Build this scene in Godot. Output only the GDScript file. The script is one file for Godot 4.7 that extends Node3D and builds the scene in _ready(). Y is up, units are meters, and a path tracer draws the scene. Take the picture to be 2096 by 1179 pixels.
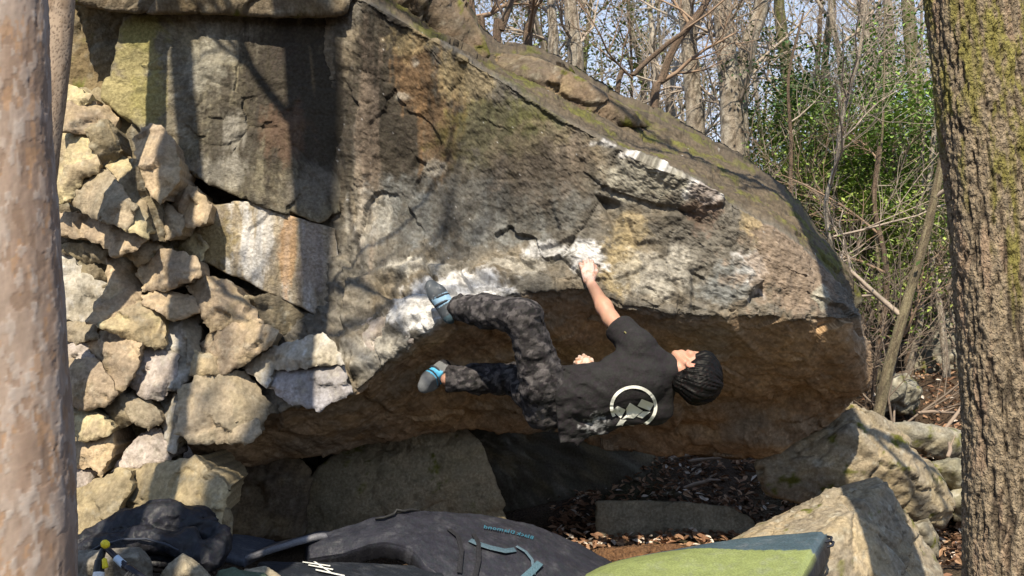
extends Node3D

# Overhanging boulder in winter woods with a climber under its lip. y is up, metres.
# Survey constants: focal length in photo pixels, eye height; at() gives the world point that stands at a surveyed photo
# position and a depth along -z. All geometry below is ordinary world-space geometry.
const FP := 1870.0
var eye: Transform3D
var rng := RandomNumberGenerator.new()
var fb := FastNoiseLite.new()      # fractal noise, unit scale
var fine := FastNoiseLite.new()    # fractal noise with more octaves
var ridged := FastNoiseLite.new()
var cells := FastNoiseLite.new()
var vor_jit := PackedVector3Array()
var vor_nrm := PackedVector3Array()
var names := {}
var M := {}

func at(px: float, py: float, d: float) -> Vector3:
	var v: Vector3 = eye.basis * Vector3((px - 1048.0) / FP, (589.5 - py) / FP, -1.0)
	return eye.origin + v * (d / -v.z)

func _ready() -> void:
	# ---------------------------------------------------------------- camera
	var cam := Camera3D.new()
	cam.name = "camera"
	add_child(cam)
	cam.position = Vector3(0, 1.2, 0)
	cam.rotation.x = atan(110.5 / FP)
	cam.fov = rad_to_deg(2.0 * atan(589.5 / FP))
	cam.near = 0.05
	cam.far = 400.0
	cam.current = true
	eye = Transform3D(Basis(Vector3(1, 0, 0), cam.rotation.x), cam.position)
	# ---------------------------------------------------------------- sky, exposure
	var we := WorldEnvironment.new()
	we.name = "world_environment"
	var env := Environment.new()
	env.background_mode = Environment.BG_SKY
	var sm := ProceduralSkyMaterial.new()
	sm.sky_top_color = Color(0.55, 0.64, 0.78)
	sm.sky_horizon_color = Color(0.93, 0.96, 1.0)
	sm.sky_curve = 0.16
	sm.ground_bottom_color = Color(0.20, 0.17, 0.13)
	sm.ground_horizon_color = Color(0.42, 0.40, 0.36)
	sm.sky_energy_multiplier = 0.95
	sm.sun_angle_max = 1.0
	var sky := Sky.new()
	sky.sky_material = sm
	env.sky = sky
	env.tonemap_mode = Environment.TONE_MAPPER_LINEAR
	env.tonemap_exposure = 1.9
	env.sdfgi_enabled = true
	env.ssao_enabled = true
	env.ssil_enabled = true
	we.environment = env
	add_child(we)
	# ---------------------------------------------------------------- sun: high, behind the camera, a touch from the left
	var sun := DirectionalLight3D.new()
	sun.name = "sun"
	sun.light_energy = 1.6
	sun.light_color = Color(1.0, 0.95, 0.86)
	sun.light_angular_distance = 0.53
	sun.shadow_enabled = true
	add_child(sun)
	sun.look_at_from_position(Vector3.ZERO, Vector3(0.16, -1.02, -1.0), Vector3.UP)

	setup()
	var t0 := Time.get_ticks_msec()
	for step in [ground, boulder, outcrop, loose_rocks, rocks_done, near_trees, woods, crash_pads, small_gear, climber]:
		step.call()
		print(step.get_method(), " ", Time.get_ticks_msec() - t0)

# ================================================================= helpers
func setup() -> void:
	rng.seed = 7
	fb.noise_type = FastNoiseLite.TYPE_SIMPLEX_SMOOTH
	fb.frequency = 1.0
	fb.fractal_octaves = 3
	fb.seed = 3
	fine.noise_type = FastNoiseLite.TYPE_SIMPLEX
	fine.frequency = 1.0
	fine.fractal_octaves = 5
	fine.fractal_gain = 0.62
	fine.seed = 11
	ridged.noise_type = FastNoiseLite.TYPE_SIMPLEX
	ridged.fractal_type = FastNoiseLite.FRACTAL_RIDGED
	ridged.frequency = 1.0
	ridged.fractal_octaves = 3
	ridged.seed = 5
	cells.noise_type = FastNoiseLite.TYPE_CELLULAR
	cells.cellular_return_type = FastNoiseLite.RETURN_CELL_VALUE
	cells.fractal_type = FastNoiseLite.FRACTAL_NONE
	cells.frequency = 1.0
	cells.seed = 9
	for i in 4096:
		vor_jit.append(Vector3(rng.randf_range(0.15, 0.85), rng.randf_range(0.15, 0.85), rng.randf_range(0.15, 0.85)))
		vor_nrm.append(Vector3(rng.randfn(), rng.randfn(), rng.randfn()).normalized())
	M.rock = rock_material(1.0)
	M.bark = bark_material()
	M.smooth_bark = plain(Color(1, 1, 1), 0.8, true)
	M.wood = plain(Color(1, 1, 1), 0.85, true)
	M.leaf = plain(Color(1, 1, 1), 0.5, true)
	M.leaf.backlight_enabled = true
	M.leaf.backlight = Color(0.55, 0.6, 0.35)
	M.litter = plain(Color(1, 1, 1), 0.8, true)
	M.soil = soil_material()
	M.cloth = cloth_material(0.85)
	M.nylon = cloth_material(0.55)
	M.skin = plain(Color(1, 1, 1), 0.5, true)
	M.skin.subsurf_scatter_enabled = true
	M.skin.subsurf_scatter_strength = 0.06
	M.hair = plain(Color(1, 1, 1), 0.5, true)
	M.hair.metallic_specular = 0.22
	M.rubber = plain(Color(1, 1, 1), 0.6, true)
	M.gloss = plain(Color(1, 1, 1), 0.3, true)
	M.print = plain(Color(0.80, 0.80, 0.77), 0.8)
	M.teal = plain(Color(0.17, 0.34, 0.41), 0.8)

func plain(c: Color, rough: float, vc := false) -> StandardMaterial3D:
	var m := StandardMaterial3D.new()
	m.albedo_color = c
	m.roughness = rough
	m.metallic_specular = 0.35
	m.vertex_color_use_as_albedo = vc
	m.cull_mode = BaseMaterial3D.CULL_DISABLED
	return m

func noise_tex(size: int, freq: float, oct: int, a: Color, b: Color, sd: int, kind := FastNoiseLite.TYPE_SIMPLEX) -> NoiseTexture2D:
	var n := FastNoiseLite.new()
	n.noise_type = kind
	n.frequency = freq
	n.fractal_octaves = oct
	n.fractal_gain = 0.65
	n.seed = sd
	var t := NoiseTexture2D.new()
	t.width = size
	t.height = size
	t.seamless = true
	t.noise = n
	var g := Gradient.new()
	g.set_color(0, a)
	g.set_color(1, b)
	t.color_ramp = g
	return t

func rock_material(scale: float) -> StandardMaterial3D:
	var m := plain(Color(1, 1, 1), 0.92, true)
	m.metallic_specular = 0.25
	m.albedo_texture = noise_tex(1024, 0.022, 5, Color(0.66, 0.65, 0.63), Color(1.0, 1.0, 1.0), 21)
	m.uv1_triplanar = true
	m.uv1_world_triplanar = true
	m.uv1_scale = Vector3.ONE * 1.35 * scale
	m.heightmap_enabled = true
	m.heightmap_texture = noise_tex(1024, 0.012, 6, Color.BLACK, Color.WHITE, 22, FastNoiseLite.TYPE_PERLIN)
	m.heightmap_scale = 1.2
	return m

func bark_material() -> StandardMaterial3D:
	var m := plain(Color(1, 1, 1), 0.95, true)
	m.albedo_texture = noise_tex(512, 0.03, 4, Color(0.6, 0.59, 0.57), Color(1, 1, 1), 31)
	m.uv1_triplanar = true
	m.uv1_world_triplanar = true
	m.uv1_scale = Vector3(3.0, 1.6, 3.0)
	m.heightmap_enabled = true
	m.heightmap_texture = noise_tex(512, 0.05, 4, Color.BLACK, Color.WHITE, 32)
	m.heightmap_scale = 1.3
	return m

func soil_material() -> StandardMaterial3D:
	var m := plain(Color(1, 1, 1), 0.95, true)
	m.albedo_texture = noise_tex(1024, 0.05, 5, Color(0.35, 0.32, 0.30), Color(1, 1, 1), 41)
	m.uv1_triplanar = true
	m.uv1_world_triplanar = true
	m.uv1_scale = Vector3.ONE * 0.8
	m.heightmap_enabled = true
	m.heightmap_texture = noise_tex(512, 0.05, 5, Color.BLACK, Color.WHITE, 42)
	m.heightmap_scale = 3.0
	return m

func cloth_material(rough: float) -> StandardMaterial3D:
	var m := plain(Color(1, 1, 1), rough, true)
	m.albedo_texture = noise_tex(512, 0.06, 4, Color(0.66, 0.66, 0.66), Color(1, 1, 1), 51)
	m.uv1_triplanar = true
	m.uv1_scale = Vector3.ONE * 2.2
	m.heightmap_enabled = true
	m.heightmap_texture = noise_tex(512, 0.02, 3, Color.BLACK, Color.WHITE, 52)
	m.heightmap_scale = 0.25
	return m

# ---- nodes
func numbered(called: String) -> String:
	var n: int = names.get(called, 0)
	names[called] = n + 1
	return called if n == 0 else "%s_%03d" % [called, n]

func thing(called: String, label: String, category: String, where := Vector3.ZERO, group := "") -> Node3D:
	var o := Node3D.new()
	o.name = numbered(called)
	add_child(o, true)
	o.position = where
	tag(o, label, category, group)
	return o

func tag(o: Node3D, label: String, category: String, group := "", kind := "") -> void:
	if label:
		o.set_meta("label", label)
	if category:
		o.set_meta("category", category)
	if group:
		o.set_meta("group", group)
	if kind:
		o.set_meta("kind", kind)

# mesh in world coordinates, hung under parent (its base offset taken off)
func part(called: String, mesh: Mesh, mat: Material, parent: Node3D = self) -> MeshInstance3D:
	var o := MeshInstance3D.new()
	o.name = numbered(called) if parent == self else called
	o.mesh = mesh
	o.material_override = mat
	parent.add_child(o, true)
	if parent != self:
		var off := Vector3.ZERO
		var q: Node = parent
		while q is Node3D and q != self:
			off += (q as Node3D).position
			q = q.get_parent()
		o.position = -off
	return o

# ---- meshes
func mesh_of(v: PackedVector3Array, ix: PackedInt32Array, c := PackedColorArray()) -> ArrayMesh:
	var m := ArrayMesh.new()
	m.add_surface_from_arrays(Mesh.PRIMITIVE_TRIANGLES, arrays_of(v, ix, c))
	return m

func arrays_of(v: PackedVector3Array, ix: PackedInt32Array, c := PackedColorArray()) -> Array:
	var n := PackedVector3Array()
	n.resize(v.size())
	for t in range(0, ix.size(), 3):
		var i := ix[t]
		var j := ix[t + 1]
		var k := ix[t + 2]
		var a := v[i]
		var f := (v[k] - a).cross(v[j] - a)
		n[i] += f
		n[j] += f
		n[k] += f
	for i in n.size():
		n[i] = n[i].normalized() if n[i].length_squared() > 1e-20 else Vector3.UP
	var arr := []
	arr.resize(Mesh.ARRAY_MAX)
	arr[Mesh.ARRAY_VERTEX] = v
	arr[Mesh.ARRAY_NORMAL] = n
	arr[Mesh.ARRAY_INDEX] = ix
	if c.size() == v.size():
		arr[Mesh.ARRAY_COLOR] = c
	return arr

func flat_mesh(v: PackedVector3Array, ix: PackedInt32Array, c := PackedColorArray()) -> ArrayMesh:
	var v2 := PackedVector3Array()
	var c2 := PackedColorArray()
	var i2 := PackedInt32Array()
	for t in ix.size():
		v2.append(v[ix[t]])
		if c.size():
			c2.append(c[ix[t]])
		i2.append(t)
	return mesh_of(v2, i2, c2)

func grid_indices(w: int, h: int, wrap := false, ix := PackedInt32Array(), base := 0) -> PackedInt32Array:
	for j in h - 1:
		for i in (w if wrap else w - 1):
			var i2 := (i + 1) % w
			var a := base + j * w + i
			var b := base + j * w + i2
			var c := base + (j + 1) * w + i2
			var d := base + (j + 1) * w + i
			ix.append_array([a, b, c, a, c, d])
	return ix

class Tubes:
	var v := PackedVector3Array()
	var ix := PackedInt32Array()
	var c := PackedColorArray()
	func tube(pts: Array, radii: Array, sides: int, cols: Array) -> void:
		var base := v.size()
		var up := Vector3.UP
		var n := pts.size()
		for k in n:
			var d: Vector3 = (pts[mini(k + 1, n - 1)] - pts[maxi(k - 1, 0)]).normalized()
			if k == 0:
				up = Vector3.RIGHT if absf(d.y) > 0.8 else Vector3.UP
			var x := up.cross(d).normalized()
			up = d.cross(x).normalized()
			for s in sides:
				var a := TAU * s / sides
				v.append(pts[k] + (x * cos(a) + up * sin(a)) * radii[k])
				c.append(cols[mini(k, cols.size() - 1)])
		for k in n - 1:
			for s in sides:
				var s2 := (s + 1) % sides
				var p := base + k * sides
				var q := p + sides
				ix.append_array([p + s, q + s, q + s2, p + s, q + s2, p + s2])
		for e in [0, n - 1]:
			var m := v.size()
			v.append(pts[e])
			c.append(cols[mini(e, cols.size() - 1)])
			for s in sides:
				var s2 := (s + 1) % sides
				var p: int = base + e * sides
				if e == 0:
					ix.append_array([m, p + s, p + s2])
				else:
					ix.append_array([m, p + s2, p + s])

# Random plane per Voronoi cell: x = height of the facet, y = distance to the next cell's border, both in cell sizes.
func vor(p: Vector3) -> Vector2:
	var bx := floori(p.x - 0.5)
	var by := floori(p.y - 0.5)
	var bz := floori(p.z - 0.5)
	var f1 := 9.0
	var f2 := 9.0
	var hit := 0
	var best := Vector3.ZERO
	var o := Vector3(bx, by, bz) - p
	for n in 8:
		var i := n & 1
		var j := (n >> 1) & 1
		var k := n >> 2
		var id := (((bz + k) & 15) << 8) | (((by + j) & 15) << 4) | ((bx + i) & 15)
		var r := vor_jit[id] + Vector3(i, j, k) + o
		var d := r.length_squared()
		if d < f1:
			f2 = f1
			f1 = d
			hit = id
			best = r
		elif d < f2:
			f2 = d
	return Vector2(vor_nrm[hit].dot(best) + vor_jit[hit].x - 0.5, sqrt(f2) - sqrt(f1))

func lin(r: float, g: float, b: float) -> Color:
	return Color(r, g, b)

# spline through control values, natural at the ends
func cr(a: Vector3, b: Vector3, c: Vector3, d: Vector3, t: float) -> Vector3:
	return b.cubic_interpolate(c, a, d, t)

func smin(a: float, b: float, k: float) -> float:
	var h := clampf(0.5 + 0.5 * (b - a) / k, 0.0, 1.0)
	return lerpf(b, a, h) - k * h * (1.0 - h)

# ---- a rock: the convex hull of surveyed points, edges worn by a soft maximum, then broken facets and grain
func hull_planes(pts: Array) -> Array:
	var planes := []
	var n := pts.size()
	for i in n:
		for j in range(i + 1, n):
			for k in range(j + 1, n):
				var nn: Vector3 = (pts[j] - pts[i]).cross(pts[k] - pts[i])
				if nn.length_squared() < 1e-9:
					continue
				nn = nn.normalized()
				var lo := 0.0
				var hi := 0.0
				for q in n:
					var s: float = nn.dot(pts[q] - pts[i])
					lo = minf(lo, s)
					hi = maxf(hi, s)
					if lo < -0.002 and hi > 0.002:
						break
				if lo < -0.002 and hi > 0.002:
					continue
				if hi > 0.002:
					nn = -nn
				var dd: float = nn.dot(pts[i])
				var dup := false
				for pl in planes:
					if pl[0].dot(nn) > 0.9995 and absf(pl[1] - dd) < 0.01:
						dup = true
						break
				if not dup:
					planes.append([nn, dd])
	return planes

var jobs := []
var job_out := []

# a rock that is meshed later, together with all others
func rock_part(called: String, pts: Array, res: int, sharp: float, style: Dictionary, parent: Node3D = self, marks := [], d := 5.5) -> MeshInstance3D:
	var o := part(called, null, M.rock, parent)
	jobs.append([o, pts, res, sharp, style, marks, d])
	return o

func run_job(k: int) -> void:
	var q: Array = jobs[k]
	var arr := block_arrays(q[1][0], q[1][1], q[1][2], q[1][3], q[4]) if q[2] == 0 else rock_arrays(q[1], q[2], q[3], q[4])
	if q[5].size():
		stain(arr, q[5], q[6])
	job_out[k] = arr

func rocks_done() -> void:
	job_out.resize(jobs.size())
	var id := WorkerThreadPool.add_group_task(run_job, jobs.size())
	WorkerThreadPool.wait_for_group_task_completion(id)
	for k in jobs.size():
		var m := ArrayMesh.new()
		m.add_surface_from_arrays(Mesh.PRIMITIVE_TRIANGLES, job_out[k])
		jobs[k][0].mesh = m

func rock_arrays(pts: Array, res: int, sharp: float, style: Dictionary) -> Array:
	var mid := Vector3.ZERO
	for p in pts:
		mid += p
	mid /= pts.size()
	var planes := []
	var wear := 2.6 / sharp
	var chop: int = style.get("chop", 0)
	var crng := RandomNumberGenerator.new()
	crng.seed = int(absf(mid.x * 977.0 + mid.y * 3313.0) * 10.0)
	for k in chop:      # corners knocked off along flat breaks
		var cn := Vector3(crng.randfn() * 0.75, crng.randfn() * 0.75 + 0.1, 0.9).normalized()
		var far := 0.0
		for p in pts:
			far = maxf(far, cn.dot(p - mid))
		planes.append(cn / (far * crng.randf_range(0.70, 0.92)))
	for pl in hull_planes(pts):
		var dist: float = maxf(pl[1] - pl[0].dot(mid), 0.02)
		planes.append(pl[0] / dist)
	var v := PackedVector3Array()
	var c := PackedColorArray()
	var ix := PackedInt32Array()
	var where := {}
	var facet: float = style.get("facet", 0.03)
	var fsize: float = style.get("fsize", 0.28)
	var rough: float = style.get("rough", 0.012)
	var off: Vector3 = style.get("off", Vector3.ZERO)
	var lay: Vector3 = style.get("lay", Vector3(0.3, 1, 0.2)).normalized()
	for axis in 3:
		for side in [-1, 1]:
			for j in res:
				for i in res:
					var q := []
					for st in [[0, 0], [1, 0], [1, 1], [0, 1]]:
						var key := Vector3i.ZERO
						key[axis] = side * res
						key[(axis + 1) % 3] = 2 * (i + st[0]) - res
						key[(axis + 2) % 3] = 2 * (j + st[1]) - res
						if not where.has(key):
							var u := Vector3(key) / res
							u = Vector3(tan(u.x * 0.785398), tan(u.y * 0.785398), tan(u.z * 0.785398)).normalized()
							var t1 := 0.0
							var t2 := 0.0
							for g in planes:
								var t: float = g.dot(u)
								if t > t1:
									t2 = t1
									t1 = t
								elif t > t2:
									t2 = t
							var p := mid + u / (t1 + maxf(0.0, t2 - t1 * (1.0 - wear)) * 0.45)
							var s := p + off
							if u.z < -0.2:     # the buried rear needs no grain
								where[key] = v.size()
								v.append(p)
								c.append(style.get("a", C_TAN))
								q.append(where[key])
								continue
							var w := s + Vector3(fb.get_noise_3dv(s * 2.3), fb.get_noise_3dv(s * 2.3 + Vector3(9, 0, 0)), fb.get_noise_3dv(s * 2.3 + Vector3(0, 7, 0))) * 0.07
							var h := vor(w / fsize)
							var h2 := vor(w / (fsize * 0.31))
							var dis := h.x * facet - facet * 0.5 * clampf(1.0 - h.y * 9.0, 0.0, 1.0)
							dis += h2.x * facet * 0.3
							dis += fine.get_noise_3dv(s * 7.0) * rough
							dis += ridged.get_noise_1d(s.dot(lay) * 5.0 + fb.get_noise_3dv(s * 1.5)) * rough * 0.5
							where[key] = v.size()
							v.append(p + u * dis)
							c.append(rock_color(s, style, h.x))
						q.append(where[key])
					if side > 0:
						ix.append_array([q[0], q[2], q[1], q[0], q[3], q[2]])
					else:
						ix.append_array([q[0], q[1], q[2], q[0], q[2], q[3]])
	return arrays_of(v, ix, c)

const C_GREY := Color(0.205, 0.19, 0.165)
const C_TAN := Color(0.295, 0.25, 0.19)
const C_OCHRE := Color(0.42, 0.335, 0.19)
const C_DARK := Color(0.060, 0.052, 0.042)
const C_PINK := Color(0.33, 0.255, 0.20)
const C_MOSS := Color(0.13, 0.135, 0.03)
const C_PALE := Color(0.50, 0.475, 0.42)
const C_BLUE := Color(0.235, 0.25, 0.255)
const C_RUST := Color(0.26, 0.16, 0.085)
const C_CHALK := Color(0.72, 0.72, 0.73)
const C_LICHEN := Color(0.43, 0.415, 0.35)

# mineral colour: two rock tones in patches, darker weathering films, lichen spots, optional moss and streaks
func rock_color(s: Vector3, st: Dictionary, cell := 0.0) -> Color:
	var a: Color = st.get("a", C_TAN)
	var b: Color = st.get("b", C_GREY)
	var n1 := fb.get_noise_3dv(s * 1.9)
	var n2 := fine.get_noise_3dv(s * 6.0 + Vector3(5, 5, 5))
	var col := a.lerp(b, smoothstep(-0.35, 0.35, n1 + n2 * 0.55 + cell * 0.5))
	var n3 := fine.get_noise_3dv(s * 11.0 + Vector3(31, 2, 0))
	col = col.lerp(C_DARK, smoothstep(0.12, 0.6, n3 + n1 * 0.4) * float(st.get("dark", 0.4)))
	var lic := float(st.get("lichen", 0.25))
	if lic > 0.0:
		col = col.lerp(C_LICHEN, smoothstep(0.34, 0.5, fine.get_noise_3dv(s * 9.0 + Vector3(0, 50, 0)) + 0.1) * lic)
	var och := float(st.get("ochre", 0.25))
	if och > 0.0:
		col = col.lerp(C_OCHRE, smoothstep(0.0, 0.45, fb.get_noise_3dv(s * 3.1 + Vector3(70, 0, 0)) + n2 * 0.4) * och)
	var moss := float(st.get("moss", 0.0))
	if moss > 0.0:
		col = col.lerp(C_MOSS, smoothstep(0.35 - moss * 0.6, 0.6 - moss * 0.6, fine.get_noise_3dv(s * 3.4 + Vector3(0, 0, 90)) + n2 * 0.3))
	var streak := float(st.get("streak", 0.0))
	if streak > 0.0:
		var q := Vector3(s.x * 9.0, s.y * 0.8, s.z * 9.0)
		var k := fine.get_noise_3dv(q) + n2 * 0.25
		col = col.lerp(C_CHALK * 0.85, smoothstep(0.0, 0.4, k) * streak)
		col = col.lerp(C_DARK * 2.0, smoothstep(0.1, 0.45, -k) * streak * 0.8)
	return col * (1.0 + 0.5 * n3)

# a rock from an outline seen from the front (list of px,py), front depth, thickness; ridge = nearer inner points [px,py,forward]
func block_points(outline: Array, d: float, thick: float, ridge: Array, edge := 0.05) -> Array:
	var pts := []
	var cx := 0.0
	var cy := 0.0
	for o in outline:
		cx += o[0]
		cy += o[1]
	cx /= outline.size()
	cy /= outline.size()
	for o in outline:
		var dd: float = o[2] if o.size() > 2 else edge
		pts.append(at(o[0], o[1], d + dd))
	for o in outline:
		pts.append(at(lerpf(o[0], cx, 0.14), lerpf(o[1], cy, 0.14), d + thick))
	for r in ridge:
		pts.append(at(r[0], r[1], d - r[2]))
	return pts

# a fractured block jammed among others: its outline is broken off straight backwards, its front is a few flat breaks
# that meet in sharp edges (a coarse triangulation of corners and ridge points), grained finely
func block_arrays(outline: Array, d: float, thick: float, ridge: Array, style: Dictionary) -> Array:
	var cx := 0.0
	var cy := 0.0
	for o in outline:
		cx += o[0] / outline.size()
		cy += o[1] / outline.size()
	var pick := fb.get_noise_2d(cx * 0.37, cy * 0.53)
	var lean: float = style.get("lean", 0.6 + 0.5 * pick)
	var slew: float = style.get("slew", clampf(2.2 * fb.get_noise_2d(cx * 0.51 + 7.0, cy * 0.29), -0.6, 0.6))
	var cp := PackedVector2Array()
	var cd := PackedFloat32Array()
	for o in outline:
		# the whole front leans: back at the top, left or right by the block
		var lx: float = (o[0] - cx) / FP * d
		var ly: float = (cy - o[1]) / FP * d
		cp.append(Vector2(o[0], o[1]))
		cd.append(0.02 + ly * lean + lx * slew + 0.035 * fb.get_noise_2d(o[0] * 0.7, o[1] * 0.7))
	for r in ridge:
		cp.append(Vector2(r[0], r[1]))
		cd.append((cy - r[1]) / FP * d * lean + (r[0] - cx) / FP * d * slew - 0.42 * r[2])
	var ctri := Geometry2D.triangulate_delaunay(cp)
	# fine outline with a broken edge that neighbours share
	var rim := PackedVector2Array()
	var n := outline.size()
	var grown := []
	for o in outline:      # neighbours overlap a little, so that cracks stay thin
		var r := Vector2(o[0] - cx, o[1] - cy)
		r += r.normalized() * 3.5
		grown.append([cx + r.x, cy + r.y])
	outline = grown
	for i in n:
		var a := Vector2(outline[i][0], outline[i][1])
		var b := Vector2(outline[(i + 1) % n][0], outline[(i + 1) % n][1])
		var m := maxi(1, int(a.distance_to(b) / 5.0))
		for k in m:
			var q := a.lerp(b, float(k) / m)
			rim.append(q + Vector2(fb.get_noise_2d(q.x * 0.045, q.y * 0.045), fb.get_noise_2d(q.x * 0.045 + 50.0, q.y * 0.045)) * 7.0)
	var all := rim.duplicate()
	var box := Rect2(rim[0], Vector2.ZERO)
	for q in rim:
		box = box.expand(q)
	var step := 5.0
	for j in int(box.size.y / step) + 1:
		for i in int(box.size.x / step) + 1:
			var q := box.position + Vector2(i + 0.5 * (j & 1), j) * step + Vector2(fb.get_noise_2d(i * 3.1, j * 5.3), fb.get_noise_2d(i * 4.7 + 9.0, j * 2.9)) * 2.0
			if Geometry2D.is_point_in_polygon(q, rim):
				var near := false
				for e in rim:
					if e.distance_squared_to(q) < 7.0:
						near = true
						break
				if not near:
					all.append(q)
	var off: Vector3 = style.get("off", Vector3.ZERO)
	var v := PackedVector3Array()
	var c := PackedColorArray()
	for i in all.size():
		var q := all[i]
		var best := -1e9
		var dep := 0.0
		for t in range(0, ctri.size(), 3):
			var p0 := cp[ctri[t]]
			var p1 := cp[ctri[t + 1]]
			var p2 := cp[ctri[t + 2]]
			var area := (p1 - p0).cross(p2 - p0)
			if absf(area) < 1e-6:
				continue
			var w1 := (q - p0).cross(p2 - p0) / area
			var w2 := (p1 - p0).cross(q - p0) / area
			var w0 := 1.0 - w1 - w2
			var inside := minf(w0, minf(w1, w2))
			if inside > best:
				best = inside
				w0 = maxf(w0, 0.0)
				w1 = maxf(w1, 0.0)
				w2 = maxf(w2, 0.0)
				dep = (w0 * cd[ctri[t]] + w1 * cd[ctri[t + 1]] + w2 * cd[ctri[t + 2]]) / (w0 + w1 + w2)
		var p := at(q.x, q.y, d + dep)
		var sp := p + off
		var h := vor((sp + Vector3(fb.get_noise_3dv(sp * 3.0), fb.get_noise_3dv(sp * 3.0 + Vector3(9, 0, 0)), 0.0) * 0.05) / 0.19)
		p.z += h.x * 0.034 + fine.get_noise_3dv(sp * 8.0) * 0.008 + fine.get_noise_3dv(sp * 28.0) * 0.006
		if i < rim.size():
			p.z -= 0.012
		v.append(p)
		c.append(rock_color(sp, style, h.x))
	var ix := PackedInt32Array()
	var tri := Geometry2D.triangulate_delaunay(all)
	for t in range(0, tri.size(), 3):
		var mid := (all[tri[t]] + all[tri[t + 1]] + all[tri[t + 2]]) / 3.0
		if not Geometry2D.is_point_in_polygon(mid, rim):
			continue
		var cw := (all[tri[t + 1]] - all[tri[t]]).cross(all[tri[t + 2]] - all[tri[t]]) > 0.0
		ix.append_array([tri[t], tri[t + 1], tri[t + 2]] if cw else [tri[t], tri[t + 2], tri[t + 1]])
	# the broken-off sides
	var m := rim.size()
	var base := v.size()
	var hub := at(cx, cy, d)
	for r in 5:
		for i in m:
			var p := v[i]
			var back: float = [0.0, 0.04, 0.12, 0.3, 1.0][r]
			p.z -= back * thick
			p.x = lerpf(p.x, hub.x, minf(back * 0.6, 0.3))
			p.y = lerpf(p.y, hub.y, minf(back * 0.5, 0.25))
			if r > 0:
				p += Vector3(fb.get_noise_3dv(p * 9.0), fb.get_noise_3dv(p * 9.0 + Vector3(4, 0, 0)), 0) * 0.012
			v.append(p)
			c.append(rock_color(p + off, style, 0.0))
	for r in 4:
		for i in m:
			var i2 := (i + 1) % m
			var a := base + r * m + i
			var b := base + r * m + i2
			ix.append_array([a, b, b + m, a, b + m, a + m])
	return arrays_of(v, ix, c)

# ================================================================= ground
func ground_h(x: float, z: float) -> float:
	var d := -z
	var h := 0.12 * maxf(0.0, d - 7.2) + 0.07 * maxf(0.0, d - 15.0)
	h += 0.10 * maxf(0.0, x - 2.5) * smoothstep(6.0, 11.0, d)
	h += fb.get_noise_2d(x * 0.35, z * 0.35) * 0.22 * smoothstep(5.5, 9.0, d)
	h += fb.get_noise_2d(x * 1.7 + 40.0, z * 1.7) * 0.05
	h -= 0.22 * (1.0 - smoothstep(6.8, 8.6, d))
	return h

func ground() -> void:
	var w := 220
	var hh := 260
	var v := PackedVector3Array()
	var c := PackedColorArray()
	for j in hh:
		var tz := float(j) / (hh - 1)
		var z := 25.0 - 31.0 * tz if tz < 0.3 else 15.7 - 0.0
		if tz >= 0.3:
			var s := (tz - 0.3) / 0.7
			z = 15.7 - 22.0 * s - 110.0 * pow(s, 3.2)
		for i in w:
			var u := 2.0 * i / (w - 1) - 1.0
			var x := u * 9.0 + signf(u) * pow(absf(u), 4.0) * 80.0
			var y := ground_h(x, z) - 0.02
			v.append(Vector3(x, y, z))
			var n := fine.get_noise_2d(x * 1.3, z * 1.3)
			var k := lin(0.115, 0.075, 0.05).lerp(lin(0.17, 0.12, 0.075), smoothstep(-0.4, 0.4, n))
			var m := fb.get_noise_2d(x * 0.5 + 8.0, z * 0.5)
			k = k.lerp(lin(0.07, 0.085, 0.03), smoothstep(0.1, 0.35, m) * 0.6)
			c.append(k)
	var g := part("ground", mesh_of(v, grid_indices(w, hh), c), M.soil)
	tag(g, "woodland floor of brown soil rising behind the boulder", "", "", "structure")
	# fallen leaves
	var lv := PackedVector3Array([Vector3(0, 0, -0.055), Vector3(-0.024, 0.012, -0.015), Vector3(0.026, 0.016, -0.01), Vector3(-0.018, 0.016, 0.03), Vector3(0.02, 0.01, 0.028), Vector3(0, 0.004, 0.055), Vector3(0, 0.0, 0.0)])
	var li := PackedInt32Array([0, 6, 1, 0, 2, 6, 1, 6, 3, 2, 4, 6, 3, 6, 5, 4, 5, 6])
	var white := PackedColorArray()
	white.resize(7)
	white.fill(Color.WHITE)
	var mm := MultiMesh.new()
	mm.transform_format = MultiMesh.TRANSFORM_3D
	mm.use_colors = true
	mm.mesh = flat_mesh(lv, li, white)
	var spots := []
	for k in 24000:
		var r := rng.randf()
		var x: float
		var d: float
		if r < 0.32:
			x = rng.randf_range(0.3, 3.6)
			d = rng.randf_range(6.2, 11.0)
		elif r < 0.8:
			x = rng.randf_range(2.2, 8.0)
			d = rng.randf_range(4.6, 16.0)
		else:
			x = rng.randf_range(-8.0, 10.0)
			d = rng.randf_range(9.0, 26.0)
		spots.append(Vector3(x, ground_h(x, -d) + rng.randf_range(0.0, 0.035), -d))
	mm.instance_count = spots.size()
	for k in spots.size():
		var b := Basis.from_euler(Vector3(rng.randf_range(-0.7, 0.7), rng.randf() * TAU, rng.randf_range(-0.7, 0.7))).scaled(Vector3.ONE * rng.randf_range(0.4, 0.85))
		mm.set_instance_transform(k, Transform3D(b, spots[k]))
		var t := rng.randf()
		var col := lin(0.16, 0.085, 0.05).lerp(lin(0.36, 0.23, 0.14), t * t)
		if rng.randf() < 0.12:
			col = lin(0.48, 0.42, 0.36)
		mm.set_instance_color(k, col)
	var o := MultiMeshInstance3D.new()
	o.name = "leaf_litter"
	o.multimesh = mm
	o.material_override = M.litter
	add_child(o, true)
	tag(o, "dry brown fallen leaves covering the woodland floor", "leaves", "", "stuff")

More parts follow.
